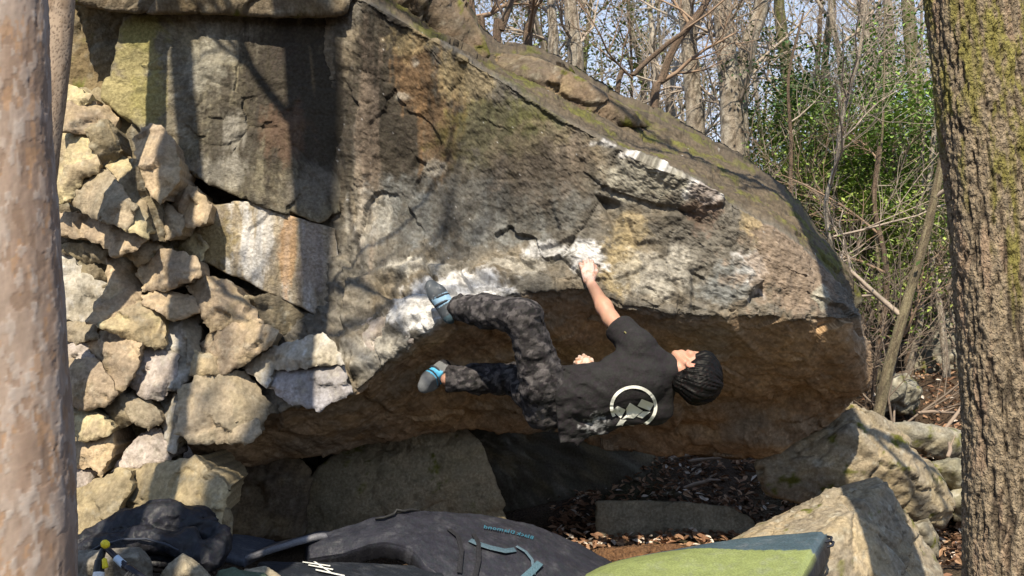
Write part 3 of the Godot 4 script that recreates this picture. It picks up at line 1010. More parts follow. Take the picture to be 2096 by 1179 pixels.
func outcrop() -> void:
	var root := thing("rock_outcrop", "broken outcrop of angular tan rock blocks left of the overhang", "rocks", at(250, 1000, 5.4) * Vector3(1, 0, 1))
	# rubble core behind the blocks
	var st := K_DRK.duplicate()
	st["a"] = Color(0.3, 0.26, 0.17)
	st["facet"] = 0.1
	st["fsize"] = 0.22
	rock_part("core", block_points([[40, 180, 0.5], [220, 190, 0.5], [330, 270, 0.45], [380, 420, 0.45], [400, 560, 0.40], [420, 700, 0.28], [400, 820, 0.16], [380, 900, 0.12], [360, 1000, 0.06], [60, 1060, 0.06]], 5.18, 1.6, [], 0.05), 64, 90.0, st, root)
	var b := [
		[[[132, 172], [152, 178], [186, 194], [180, 208], [150, 220], [130, 214]], 5.45, 0.3, [[150, 195, 0.05]], K_YEL],
		[[[120, 218], [165, 205], [215, 213], [236, 236], [226, 264], [190, 274], [120, 268]], 5.42, 0.35, [[205, 222, 0.05], [160, 240, 0.0]], K_TAN],
		[[[168, 264], [205, 240], [234, 262], [244, 302], [238, 332], [214, 342], [198, 318]], 5.34, 0.3, [[200, 268, 0.04], [225, 300, 0.05]], K_DRK],
		[[[122, 272], [164, 269], [184, 299], [204, 336], [196, 350], [168, 366], [152, 392], [136, 414], [100, 408], [100, 330]], 5.30, 0.4, [[140, 285, 0.05], [150, 350, 0.10], [120, 395, 0.08]], K_YEL],
		[[[140, 414], [187, 354], [220, 345], [249, 392], [278, 425], [258, 466], [219, 456], [180, 437]], 5.18, 0.4, [[200, 380, 0.04], [238, 412, 0.10], [200, 440, 0.09]], K_PIN],
		[[[218, 340], [242, 321], [268, 325], [282, 360], [298, 406], [297, 485], [256, 468], [252, 410]], 5.28, 0.35, [[250, 345, 0.07], [280, 430, 0.05]], K_YEL],
		[[[264, 328], [278, 325], [302, 380], [324, 420], [340, 494], [298, 486], [290, 410]], 5.24, 0.3, [[298, 430, 0.05]], K_DRK],
		[[[276, 284], [298, 258], [330, 256], [356, 296], [366, 367], [350, 385], [322, 414], [296, 382], [276, 335]], 5.24, 0.4, [[322, 300, 0.12], [330, 350, 0.10], [300, 310, 0.06]], K_TAN],
		[[[341, 394], [358, 380], [400, 383], [414, 406], [430, 415], [420, 455], [390, 468], [370, 450]], 5.36, 0.3, [[385, 405, 0.07], [400, 430, 0.07]], K_TAN],
		[[[322, 420], [341, 412], [375, 451], [368, 478], [348, 488], [336, 488]], 5.32, 0.25, [[350, 450, 0.07]], K_PIN],
		[[[330, 490], [372, 478], [400, 470], [420, 500], [408, 530], [350, 505]], 5.52, 0.25, [[375, 495, 0.04]], K_YEL],
		[[[104, 436], [176, 435], [198, 444], [298, 487], [266, 516], [226, 524], [216, 507], [178, 488], [104, 480]], 5.26, 0.35, [[150, 448, 0.06], [230, 480, 0.04]], K_TAN],
		[[[112, 500], [170, 500], [216, 512], [212, 540], [160, 530], [112, 528]], 5.42, 0.3, [], K_DRK],
		[[[112, 521], [141, 523], [160, 545], [218, 524], [219, 585], [190, 637], [173, 662], [120, 650]], 5.36, 0.3, [[160, 590, 0.02]], K_WHT],
		[[[216, 535], [272, 516], [300, 530], [282, 556], [290, 603], [277, 620], [196, 663], [172, 661], [192, 631], [217, 585]], 5.26, 0.35, [[232, 560, 0.06], [270, 545, 0.06]], K_TAN],
		[[[262, 516], [300, 488], [338, 508], [304, 534], [280, 545]], 5.32, 0.3, [[300, 508, 0.04]], K_YEL],
		[[[280, 556], [303, 534], [337, 508], [396, 525], [410, 565], [384, 574], [344, 591], [292, 595]], 5.22, 0.35, [[340, 540, 0.09], [370, 552, 0.08]], K_TAN],
		[[[292, 603], [344, 597], [388, 606], [414, 620], [405, 638], [353, 655], [332, 638], [294, 621]], 5.20, 0.3, [[350, 612, 0.07]], K_TAN],
		[[[194, 666], [289, 616], [338, 631], [337, 646], [333, 712], [285, 706], [255, 692]], 5.12, 0.4, [[270, 676, 0.06], [325, 648, 0.05]], K_YEL],
		[[[384, 580], [410, 565], [470, 576], [498, 612], [540, 664], [480, 664], [430, 678], [408, 640]], 5.24, 0.4, [[440, 600, 0.08], [470, 640, 0.07]], K_TAN],
		[[[496, 608], [560, 605], [640, 650], [660, 680], [560, 690], [530, 660]], 5.46, 0.4, [[560, 650, 0.02]], K_DRK],
		[[[335, 654], [366, 648], [408, 648], [408, 732], [388, 764], [362, 799], [343, 794], [361, 730], [334, 710]], 5.20, 0.35, [[380, 690, 0.05]], K_WHT],
		[[[288, 712], [332, 713], [361, 729], [354, 772], [328, 815], [294, 815], [259, 785], [276, 754]], 5.10, 0.35, [[315, 735, 0.06], [320, 785, 0.08]], K_GRY],
		[[[164, 705], [200, 677], [252, 691], [289, 705], [273, 751], [261, 785], [238, 807], [221, 755], [190, 738]], 5.06, 0.4, [[215, 700, 0.05], [240, 740, 0.08]], K_TAN],
		[[[118, 650], [190, 664], [196, 690], [160, 702], [118, 694]], 5.18, 0.3, [[160, 675, 0.04]], K_PIN],
		[[[112, 700], [165, 703], [192, 737], [140, 742], [112, 735]], 5.16, 0.3, [[150, 722, 0.04]], K_GRY],
		[[[112, 738], [192, 737], [222, 771], [236, 806], [210, 832], [175, 837], [112, 825]], 4.98, 0.45, [[180, 760, 0.07], [165, 805, 0.10]], K_TAN],
		[[[112, 828], [175, 836], [201, 852], [228, 874], [218, 892], [175, 901], [112, 880]], 4.96, 0.4, [[170, 860, 0.08]], K_YEL],
		[[[206, 834], [238, 808], [256, 812], [276, 862], [240, 880], [226, 872]], 5.06, 0.3, [[240, 840, 0.05]], K_DRK],
		[[[245, 815], [268, 800], [303, 821], [328, 852], [331, 861], [303, 879], [271, 862]], 5.02, 0.3, [[285, 830, 0.05], [310, 850, 0.06]], K_PIN],
		[[[112, 925], [183, 889], [223, 876], [230, 912], [204, 973], [183, 956], [112, 960]], 4.94, 0.4, [[180, 915, 0.07], [205, 905, 0.05]], K_TAN],
		[[[112, 955], [160, 950], [195, 970], [180, 1000], [112, 1010]], 4.90, 0.35, [[150, 970, 0.04]], K_GRY],
		[[[224, 964], [251, 932], [289, 889], [328, 876], [346, 924], [341, 947], [277, 956]], 4.98, 0.4, [[290, 915, 0.06], [320, 905, 0.05]], K_GRY],
		[[[322, 815], [362, 797], [368, 882], [358, 926], [343, 921], [331, 873]], 5.06, 0.3, [[348, 850, 0.04]], K_WHT],
		[[[364, 799], [406, 773], [499, 762], [556, 834], [534, 876], [508, 907], [386, 907], [358, 886]], 4.98, 0.5, [[440, 785, 0.04], [420, 850, 0.08], [500, 830, 0.08]], K_PIN],
		[[[408, 708], [440, 672], [488, 650], [566, 676], [555, 698], [508, 738], [457, 765], [420, 755]], 5.14, 0.4, [[470, 690, 0.06], [500, 715, 0.06]], K_TAN],
		[[[400, 720], [440, 730], [452, 768], [405, 775], [388, 765]], 5.10, 0.25, [[425, 748, 0.04]], K_YEL],
		[[[500, 750], [559, 712], [656, 682], [683, 707], [700, 744], [620, 752], [564, 756], [549, 793]], 5.06, 0.45, [[600, 735, 0.06], [660, 725, 0.06]], K_WHT],
		[[[545, 790], [562, 750], [640, 742], [700, 744], [716, 802], [652, 838], [598, 828]], 5.02, 0.45, [[600, 775, 0.09], [670, 770, 0.08]], K_BLU],
		[[[430, 880], [520, 858], [535, 880], [510, 908], [440, 905]], 4.94, 0.2, [[480, 878, 0.03]], K_PIN],
		[[[690, 690], [760, 650], [830, 640], [866, 668], [840, 700], [740, 750], [705, 742]], 5.12, 0.4, [[780, 680, 0.09]], K_GRY],
	]
	var k := 0
	for q in b:
		var s: Dictionary = q[4].duplicate()
		s["off"] = Vector3(k * 1.7, k * 0.9, 0)
		s["facet"] = 0.022
		s["fsize"] = 0.19
		s["rough"] = 0.011
		s["chop"] = 4
		rock_part("rock_block", [q[0], q[1], q[2], q[3]], 0, 0.0, s, root)
		k += 1

# ================================================================= loose rocks and boulders
func rock(called: String, label: String, pts: Array, res: int, sharp: float, st: Dictionary, group := "") -> void:
	var o := rock_part(called, pts, res, maxf(sharp * 2.2, 50.0), st)
	tag(o, label, "rock", group)

func loose_rocks() -> void:
	var s := {"a": Color(0.47, 0.385, 0.235), "b": Color(0.38, 0.315, 0.205), "dark": 0.4, "ochre": 0.4, "lichen": 0.3, "facet": 0.03, "fsize": 0.3, "rough": 0.012}
	rock("boulder", "squat tan boulder below the outcrop, split by a crack behind the jacket", [[[262, 968], [300, 955], [391, 937], [449, 981], [467, 1006], [442, 1090], [300, 1100], [232, 1090], [236, 1046], [262, 1012]], 4.72, 0.7, [[300, 985, 0.06], [390, 975, 0.05], [430, 1010, 0.09], [300, 1030, 0.12], [260, 1040, 0.08]]], 0, 0.0, s)
	s = s.duplicate()
	s["off"] = Vector3(7, 0, 0)
	rock("boulder", "yellowish wedge-shaped boulder beside the peeling trunk, above the jacket's sleeve", [[[100, 1035], [145, 1010], [244, 960], [262, 968], [260, 1012], [234, 1048], [230, 1100], [100, 1130]], 4.68, 0.6, [[150, 1035, 0.05], [235, 1000, 0.05], [190, 1050, 0.09]]], 0, 0.0, s)
	s = s.duplicate()
	s["off"] = Vector3(14, 0, 0)
	rock("boulder", "small pale boulder at the right end of the black jacket", block_points([[436, 1040], [460, 1025], [477, 1060], [476, 1100], [440, 1110], [425, 1080]], 4.72, 0.4, [[450, 1050, 0.05]], 0.05), 22, 22.0, s)
	s = {"a": Color(0.24, 0.22, 0.19), "b": Color(0.17, 0.16, 0.14), "dark": 0.6, "ochre": 0.05, "lichen": 0.5, "facet": 0.02, "fsize": 0.2, "rough": 0.01}
	rock("boulder", "dark grey flat-topped rock under the cleaning brushes", block_points([[120, 1132], [200, 1124], [285, 1120], [308, 1150], [315, 1260], [120, 1260]], 3.9, 0.5, [[200, 1150, 0.06], [280, 1140, 0.05]], 0.05), 34, 30.0, s)
	s = {"a": Color(0.42, 0.37, 0.28), "b": Color(0.33, 0.29, 0.22), "dark": 0.5, "ochre": 0.2, "lichen": 0.4, "facet": 0.02, "fsize": 0.2, "rough": 0.01, "off": Vector3(3, 3, 3)}
	rock("boulder", "small pointed tan rock in front of the jacket's hood", block_points([[375, 1134], [400, 1150], [440, 1190], [450, 1250], [310, 1250], [330, 1175], [352, 1150]], 3.95, 0.4, [[380, 1165, 0.05]], 0.05), 30, 26.0, s)
	s = s.duplicate()
	s["off"] = Vector3(0, 5, 1)
	rock("boulder", "low tan stone between the green cloth and the black pad", block_points([[500, 1166], [545, 1160], [575, 1180], [560, 1230], [490, 1230]], 4.1, 0.3, [[530, 1180, 0.03]], 0.04), 20, 22.0, s)
	# cave
	s = {"a": Color(0.37, 0.315, 0.22), "b": Color(0.31, 0.275, 0.195), "dark": 0.3, "ochre": 0.25, "lichen": 0.15, "moss": 0.05, "facet": 0.03, "fsize": 0.5, "rough": 0.01}
	rock("boulder", "large leaning slab in the shade under the overhang", block_points([[605, 1040], [650, 955], [720, 905, 0.12], [940, 860, 0.2], [985, 905], [1010, 990], [1050, 1080], [1030, 1130], [620, 1130]], 6.35, 0.7, [[700, 1050, 0.08], [900, 1000, 0.08], [960, 980, 0.05]], 0.0), 60, 40.0, s)
	s = {"a": Color(0.40, 0.36, 0.27), "b": Color(0.32, 0.29, 0.22), "dark": 0.35, "ochre": 0.1, "lichen": 0.3, "facet": 0.02, "fsize": 0.4, "rough": 0.01}
	rock("boulder", "low flat grey block on the leafy floor of the cave", block_points([[1216, 1024], [1330, 1022], [1500, 1036], [1545, 1068], [1540, 1125], [1220, 1135]], 6.72, 0.6, [[1300, 1080, 0.04], [1450, 1080, 0.04]], 0.0), 46, 44.0, s)
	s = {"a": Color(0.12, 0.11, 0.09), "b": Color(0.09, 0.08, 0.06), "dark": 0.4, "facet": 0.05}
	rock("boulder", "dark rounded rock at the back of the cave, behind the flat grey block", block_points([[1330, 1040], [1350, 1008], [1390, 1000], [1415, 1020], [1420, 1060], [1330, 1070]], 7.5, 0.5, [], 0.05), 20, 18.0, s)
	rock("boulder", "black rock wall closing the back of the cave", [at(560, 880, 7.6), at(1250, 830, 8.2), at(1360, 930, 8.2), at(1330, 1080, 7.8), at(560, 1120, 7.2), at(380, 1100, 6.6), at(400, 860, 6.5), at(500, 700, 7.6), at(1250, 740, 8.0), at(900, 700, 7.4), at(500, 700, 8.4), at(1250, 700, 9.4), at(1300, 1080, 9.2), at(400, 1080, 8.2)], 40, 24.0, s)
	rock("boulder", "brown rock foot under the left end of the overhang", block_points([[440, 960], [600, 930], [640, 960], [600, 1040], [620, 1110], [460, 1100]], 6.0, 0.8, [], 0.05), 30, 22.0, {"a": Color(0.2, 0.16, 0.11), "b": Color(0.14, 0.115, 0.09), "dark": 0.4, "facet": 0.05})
	# right side
	s = {"a": Color(0.36, 0.30, 0.21), "b": Color(0.28, 0.245, 0.19), "dark": 0.55, "ochre": 0.35, "lichen": 0.55, "moss": 0.22, "facet": 0.04, "fsize": 0.35, "rough": 0.018}
	rock("boulder", "long lichened boulder half in the shade right of the cave", block_points([[1545, 940], [1620, 905], [1700, 850], [1745, 828], [1800, 850], [1880, 920], [1940, 990], [1962, 1040], [1930, 1085], [1780, 1060], [1660, 1045], [1560, 1010]], 6.3, 1.1, [[1740, 880, 0.15], [1850, 960, 0.2], [1650, 960, 0.1]], 0.05), 70, 22.0, s)
	s = {"a": Color(0.42, 0.345, 0.235), "b": Color(0.30, 0.26, 0.20), "dark": 0.7, "ochre": 0.3, "lichen": 0.5, "moss": 0.08, "facet": 0.03, "fsize": 0.35, "rough": 0.02, "off": Vector3(1, 8, 1)}
	rock("boulder", "big wedge boulder with a sharp ridge behind the green pad", [at(1490, 1105, 5.35), at(1560, 1068, 5.4), at(1700, 1000, 5.45), at(1795, 972, 5.4), at(1815, 985, 5.2), at(1850, 1030, 5.25), at(1900, 1110, 5.2), at(1940, 1200, 5.1), at(1930, 1300, 5.1), at(1700, 1010, 5.2), at(1530, 1100, 5.0), at(1500, 1250, 4.7), at(1700, 1100, 4.7), at(1680, 1280, 4.5), at(1850, 1250, 4.7), at(1700, 1200, 5.9), at(1850, 1180, 5.9), at(1520, 1200, 5.8)], 72, 26.0, s)
	s = {"a": Color(0.34, 0.30, 0.23), "b": Color(0.26, 0.24, 0.19), "dark": 0.55, "lichen": 0.5, "moss": 0.1, "facet": 0.03, "off": Vector3(4, 8, 1)}
	rock("boulder", "small rock wedged between the wedge boulder and the lichened boulder", block_points([[1860, 1075], [1900, 1060], [1925, 1100], [1920, 1140], [1880, 1120]], 5.9, 0.4, [[1895, 1090, 0.05]], 0.05), 20, 20.0, s)
	s = {"a": Color(0.30, 0.28, 0.23), "b": Color(0.23, 0.22, 0.18), "dark": 0.5, "lichen": 0.6, "moss": 0.3, "facet": 0.05, "off": Vector3(2, 2, 9)}
	rock("boulder", "mossy low boulder beside the mossy trunk, behind the lichened boulder", block_points([[1800, 870], [1870, 862], [1960, 880], [2000, 905], [2010, 945], [1900, 940], [1830, 915]], 8.0, 0.9, [[1900, 890, 0.1]], 0.05), 34, 20.0, s)
	s = {"a": Color(0.38, 0.36, 0.29), "b": Color(0.30, 0.28, 0.2), "dark": 0.5, "lichen": 0.7, "ochre": 0.3, "moss": 0.1, "facet": 0.04, "off": Vector3(2, 2, 13)}
	rock("boulder", "pale grey boulder low beside the mossy trunk", block_points([[1890, 950], [1960, 940], [2010, 960], [2020, 1000], [1960, 1010], [1930, 990]], 7.0, 0.6, [[1960, 965, 0.06]], 0.05), 26, 20.0, s)
	s = s.duplicate()
	s["off"] = Vector3(12, 2, 13)
	s["a"] = Color(0.45, 0.39, 0.26)
	rock("boulder", "yellow-stained boulder peeking out low beside the mossy trunk", block_points([[1930, 1010], [1975, 1000], [2020, 1020], [2020, 1075], [1950, 1070]], 6.7, 0.5, [[1975, 1030, 0.06]], 0.05), 24, 20.0, s)
	s = {"a": Color(0.30, 0.29, 0.25), "b": Color(0.22, 0.21, 0.17), "dark": 0.5, "lichen": 0.9, "moss": 0.32, "facet": 0.10, "fsize": 0.5, "rough": 0.03, "off": Vector3(22, 2, 13)}
	rock("boulder", "large mossy boulder on the slope behind the leaning sapling", block_points([[1860, 760], [1890, 700], [1930, 640], [1990, 600], [2060, 620], [2080, 780], [1990, 830], [1890, 830]], 11.5, 1.6, [[1940, 700, 0.2], [1990, 700, 0.25]], 0.1), 44, 20.0, s)
	s = s.duplicate()
	s["off"] = Vector3(22, 12, 13)
	rock("boulder", "angular grey boulder on the slope above the large mossy one", block_points([[1890, 640], [1910, 590], [1960, 560], [2030, 570], [2040, 650], [1960, 660]], 13.0, 1.4, [[1950, 610, 0.2]], 0.1), 30, 20.0, s)
	s = s.duplicate()
	s["off"] = Vector3(32, 12, 3)
	rock("boulder", "small mossy boulder at the foot of the leaning sapling", block_points([[1790, 800], [1810, 765], [1860, 760], [1885, 800], [1870, 850], [1800, 845]], 9.5, 0.8, [[1835, 795, 0.1]], 0.1), 26, 18.0, s)

# ================================================================= trees
# trunk: rings along a spline, bark relief and colour by kind
func trunk_mesh(pts: Array, radii: Array, sides: int, rings: int, kind: String, seed_off: float) -> ArrayMesh:
	var v := PackedVector3Array()
	var c := PackedColorArray()
	var n := pts.size()
	var total := 0.0
	for k in n - 1:
		total += pts[k].distance_to(pts[k + 1])
	var run := 0.0
	var last: Vector3 = pts[0]
	for j in rings + 1:
		var t := float(j) / rings * (n - 1)
		var k := mini(int(t), n - 2)
		var f := t - k
		var p := cr(pts[maxi(k - 1, 0)], pts[k], pts[k + 1], pts[mini(k + 2, n - 1)], f)
		run += p.distance_to(last)
		last = p
		var r := lerpf(radii[k], radii[k + 1], f)
		var d: Vector3 = (pts[k + 1] - pts[k]).normalized()
		var x := Vector3.BACK.cross(d).normalized()
		var z := d.cross(x).normalized()
		for s in sides:
			var a := TAU * s / sides
			var u := Vector3(cos(a), 0, sin(a))
			var dis := 0.0
			var col := Color.WHITE
			var wy := run + seed_off
			if kind == "furrowed":
				var q := Vector3(u.x * 3.4, wy * 1.9, u.z * 3.4)
				q.x += fb.get_noise_3d(u.x, wy * 2.2, u.z) * 0.35
				q.z += fb.get_noise_3d(u.x, wy * 2.2, u.z + 40.0) * 0.35
				var rg := ridged.get_noise_3dv(q)
				var furrow := smoothstep(0.45, 0.68, rg)
				var crack := smoothstep(0.3, 0.7, ridged.get_noise_3d(u.x * 3.0, wy * 9.0, u.z * 3.0)) * 0.45
				var grain := fine.get_noise_3d(u.x * 9.0, wy * 20.0, u.z * 9.0)
				furrow = clampf(furrow + crack * (1.0 - furrow), 0.0, 1.0)
				dis = -0.013 * furrow + grain * 0.009 + fb.get_noise_3d(u.x, wy, u.z) * 0.012
				col = Color(0.37, 0.295, 0.205).lerp(Color(0.25, 0.205, 0.15), smoothstep(-0.3, 0.3, grain))
				col = col.lerp(Color(0.40, 0.28, 0.20), smoothstep(0.15, 0.4, fb.get_noise_3d(u.x * 2.0, wy * 2.0, u.z * 2.0 + 9.0)) * 0.6)
				col = col.lerp(Color(0.055, 0.042, 0.032), furrow * 0.85)
				var up := smoothstep(1.15, 1.8, p.y + minf(0.0, 0.25 - u.x) * 0.9 + fb.get_noise_3d(u.x * 2.2, wy * 1.6, u.z * 2.2 + 60.0) * 1.1)
				var moss := smoothstep(0.0, 0.3, fine.get_noise_3d(u.x * 2.6, wy * 3.0, u.z * 2.6 + 20.0) + 0.14) * up
				dis += moss * 0.004
				col = col.lerp(Color(0.235, 0.215, 0.06) * (1.0 + grain * 0.6), moss * 0.9)
			elif kind == "peeling":
				var q := Vector3(u.x * 1.7, wy * 5.0, u.z * 1.7)
				var f1 := fb.get_noise_3dv(q)
				var f2 := fb.get_noise_3dv(q * 1.3 + Vector3(13, 3, 7))
				var f3 := fb.get_noise_3dv(q * 1.5 + Vector3(1, 33, 7))
				var f4 := fb.get_noise_3dv(q * 1.9 + Vector3(21, 3, 17))
				var big := fb.get_noise_3d(u.x * 1.2, wy * 1.4, u.z * 1.2)
				var g := fine.get_noise_3d(u.x * 6.0, wy * 16.0, u.z * 6.0)
				col = Color(0.186, 0.134, 0.104).lerp(Color(0.222, 0.172, 0.140), smoothstep(-0.3, 0.3, big))
				var l1 := smoothstep(0.06, 0.14, f1)
				var l2 := smoothstep(0.16, 0.20, f2)
				var l3 := smoothstep(0.26, 0.30, f3)
				var l4 := smoothstep(0.26, 0.32, f4)
				col = col.lerp(Color(0.260, 0.222, 0.199), l1 * 0.5)
				col = col.lerp(Color(0.153, 0.104, 0.075), l2 * 0.7)
				col = col.lerp(Color(0.241, 0.147, 0.084), l3 * 0.55)
				col = col.lerp(Color(0.299, 0.274, 0.257), l4 * 0.4)
				col = col * (1.0 + g * 0.22)
				dis = l1 * 0.0012 - l2 * 0.0012 + l4 * 0.001 + fb.get_noise_3d(u.x * 0.8, wy * 2.0, u.z * 0.8) * 0.006 + g * 0.0012
			elif kind == "speckled":
				var g := fine.get_noise_3d(u.x * 8.0, wy * 60.0, u.z * 8.0)
				var b := fb.get_noise_3d(u.x * 1.0, wy * 5.0, u.z)
				col = Color(0.29, 0.225, 0.17).lerp(Color(0.19, 0.14, 0.10), smoothstep(-0.2, 0.35, b))
				col = col.lerp(Color(0.08, 0.055, 0.04), smoothstep(0.12, 0.32, g) * 0.85)
				dis = -smoothstep(0.2, 0.45, g) * 0.0015 + b * 0.003
			else:
				var g := fine.get_noise_3d(u.x * 4.6, wy * 6.0, u.z * 4.6)
				var b := fb.get_noise_3d(u.x * 1.3, wy * 1.2, u.z * 1.3)
				col = Color(0.42, 0.36, 0.29).lerp(Color(0.55, 0.51, 0.44), smoothstep(-0.3, 0.4, b))
				if kind == "brown":
					col = Color(0.19, 0.135, 0.10).lerp(Color(0.27, 0.20, 0.15), smoothstep(-0.3, 0.4, b))
				elif kind == "lichened":
					col = Color(0.30, 0.265, 0.17).lerp(Color(0.20, 0.165, 0.11), smoothstep(-0.3, 0.4, b))
				elif kind == "mossy":
					col = Color(0.26, 0.24, 0.16).lerp(Color(0.16, 0.17, 0.06), smoothstep(-0.2, 0.3, b))
				col = col.lerp(Color(0.12, 0.095, 0.07), smoothstep(-0.02, 0.3, g) * 0.8)
				dis = g * r * 0.12 + b * r * 0.08
			v.append(p + (x * u.x + z * u.z) * (r + dis))
			c.append(col)
	return mesh_of(v, grid_indices(sides, rings + 1, true), c)

# limbs and twigs, written into tubes; leaf points are collected where asked
func grow(tb: Tubes, p: Vector3, dir: Vector3, length: float, r: float, level: int, col: Color, tips: Array, spread := 0.75) -> void:
	var n := 5 if level > 0 else 3
	var pts := [p]
	var rad := [r]
	var d := dir.normalized()
	for k in n:
		d = (d + Vector3(rng.randfn(), rng.randfn() * 0.7, rng.randfn()) * 0.16 + Vector3.UP * 0.05).normalized()
		p += d * length / n
		pts.append(p)
		rad.append(r * (1.0 - 0.62 * (k + 1.0) / n))
	tb.tube(pts, rad, 6 if r > 0.03 else (4 if r > 0.008 else 3), [col])
	if level == 0:
		tips.append(p)
		tips.append(pts[2])
		return
	for k in range(1, n + 1):
		for m in (2 if rng.randf() < 0.55 else 1):
			var side := d.cross(Vector3(rng.randfn(), rng.randfn(), rng.randfn())).normalized()
			var nd := (d * (1.0 - spread * 0.6) + side * spread + Vector3.UP * 0.15).normalized()
			grow(tb, pts[k], nd, length * rng.randf_range(0.42, 0.66), maxf(rad[k] * 0.62, 0.003), level - 1, col, tips, spread)

func leaves_mesh(tips: Array, per: int, size: float, spread: float, dark: Color, bright: Color) -> ArrayMesh:
	var v := PackedVector3Array()
	var c := PackedColorArray()
	var ix := PackedInt32Array()
	for t in tips:
		for k in per:
			var p: Vector3 = t + Vector3(rng.randfn(), rng.randfn() * 0.6, rng.randfn()) * spread
			var b := Basis.from_euler(Vector3(rng.randf_range(-0.9, 0.9), rng.randf() * TAU, rng.randf_range(-0.6, 0.6)))
			var s := size * rng.randf_range(0.6, 1.3)
			var i := v.size()
			v.append(p)
			v.append(p + b * Vector3(-0.30 * s, 0.06 * s, 0.5 * s))
			v.append(p + b * Vector3(0, -0.04 * s, s))
			v.append(p + b * Vector3(0.30 * s, 0.06 * s, 0.5 * s))
			var col := dark.lerp(bright, rng.randf())
			for q in 4:
				c.append(col)
			ix.append_array([i, i + 1, i + 2, i, i + 2, i + 3])
	return mesh_of(v, ix, c)

func tree(called: String, label: String, path: Array, radii: Array, kind: String, limbs: int, opt := {}) -> Node3D:
	var group: String = opt.get("group", "")
	var root := thing(called, label, "tree", path[0], group)
	var sides: int = opt.get("sides", 10)
	part("trunk", trunk_mesh(path, radii, sides, opt.get("rings", 30), kind, rng.randf() * 50.0), opt.get("mat", M.bark), root)
	var tips := []
	if limbs > 0:
		var tb := Tubes.new()
		var from: float = opt.get("from", 0.35)
		var tone: Color = opt.get("tone", Color(0.30, 0.255, 0.205))
		for k in limbs:
			var t := lerpf(from, 0.99, (k + rng.randf()) / limbs) * (path.size() - 1)
			var i := mini(int(t), path.size() - 2)
			var p: Vector3 = path[i].lerp(path[i + 1], t - i)
			var r: float = lerpf(radii[i], radii[i + 1], t - i)
			var a := rng.randf() * TAU
			var dir := Vector3(cos(a), rng.randf_range(0.25, 0.9), sin(a))
			grow(tb, p, dir, float(opt.get("reach", 2.2)) * rng.randf_range(0.6, 1.2), minf(r * 0.6, opt.get("limb_r", 0.05)), opt.get("levels", 2), tone, tips, opt.get("spread", 0.7))
		part("crown", mesh_of(tb.v, tb.ix, tb.c), M.wood, root)
	if opt.has("leaves"):
		part("foliage", leaves_mesh(tips, opt.leaves, opt.get("leaf", 0.06), opt.get("leaf_spread", 0.12), opt.get("dark", Color(0.025, 0.05, 0.018)), opt.get("bright", Color(0.12, 0.19, 0.045))), M.leaf, root)
	return root

func near_trees() -> void:
	# peeling trunk at the left edge
	var d := 2.6
	tree("tree", "smooth peeling pinkish-grey trunk at the left edge of the picture", [Vector3(at(42, 1179, d).x, -0.35, -d), at(38, 1179, d), at(34, 900, d), at(24, 600, d), at(16, 300, d), at(14, 0, d), at(8, -500, d), at(-20, -1500, d + 0.1), at(-80, -3000, d + 0.3), at(-130, -4600, d + 0.5)],
		[0.165, 0.150, 0.148, 0.136, 0.117, 0.110, 0.10, 0.085, 0.06, 0.02], "peeling", 9, {"sides": 150, "rings": 900, "from": 0.72, "mat": M.smooth_bark, "reach": 2.0, "limb_r": 0.035, "levels": 2})
	# speckled thinner trunk behind it
	d = 4.6
	tree("tree", "thin speckled brown trunk leaning just behind the peeling trunk", [Vector3(-2.55, -0.35, -4.72), at(40, 900, d), at(70, 520, d), at(92, 300, d), at(112, 130, d), at(122, -20, d), at(128, -300, d), at(140, -900, d), at(120, -1600, d)],
		[0.085, 0.078, 0.072, 0.072, 0.073, 0.074, 0.065, 0.05, 0.015], "speckled", 8, {"sides": 90, "rings": 420, "from": 0.8, "mat": M.smooth_bark, "reach": 1.2, "limb_r": 0.02, "levels": 2})
	# furrowed mossy trunk at the right edge
	d = 3.3
	tree("tree", "thick furrowed trunk with yellow-green moss at the right edge of the picture", [Vector3(at(2110, 1300, d).x, -0.35, -d), at(2092, 1179, d), at(2082, 900, d), at(2064, 650, d), at(2044, 400, d), at(2018, 200, d), at(1994, 0, d), at(1930, -500, d), at(1850, -1500, d), at(1800, -2800, d), at(1760, -3800, d)],
		[0.21, 0.190, 0.182, 0.178, 0.174, 0.170, 0.166, 0.15, 0.12, 0.07, 0.02], "furrowed", 9, {"sides": 200, "rings": 760, "from": 0.72, "mat": M.bark, "reach": 2.4, "limb_r": 0.05, "levels": 2})
	# trees standing beside and behind the photographer: their shadows lie across the rock
	tree("tree", "slender tree left of the view whose straight shadow crosses the outcrop", [Vector3(-1.98, -0.35, -2.8), Vector3(-2.02, 1.2, -2.8), Vector3(-2.08, 2.4, -2.8), Vector3(-2.23, 3.7, -2.8), Vector3(-2.50, 6.0, -2.8), Vector3(-2.66, 8.0, -2.8), Vector3(-2.76, 10.0, -2.8)],
		[0.10, 0.09, 0.085, 0.08, 0.07, 0.05, 0.01], "grey", 8, {"rings": 60, "from": 0.8, "reach": 1.4})
	tree("tree", "tall bare tree behind the photographer shading the upper face", [Vector3(-2.55, -0.35, 1.6), Vector3(-2.5, 3.0, 1.6), Vector3(-2.4, 6.0, 1.5), Vector3(-2.3, 9.0, 1.5), Vector3(-2.2, 12.0, 1.4), Vector3(-2.1, 14.0, 1.4)],
		[0.17, 0.15, 0.13, 0.11, 0.08, 0.02], "grey", 7, {"rings": 60, "from": 0.45, "reach": 2.6, "levels": 2})

const ORDINAL := ["first", "second", "third", "fourth", "fifth", "sixth", "seventh", "eighth", "ninth", "tenth", "eleventh", "twelfth", "thirteenth", "fourteenth", "fifteenth", "sixteenth"]

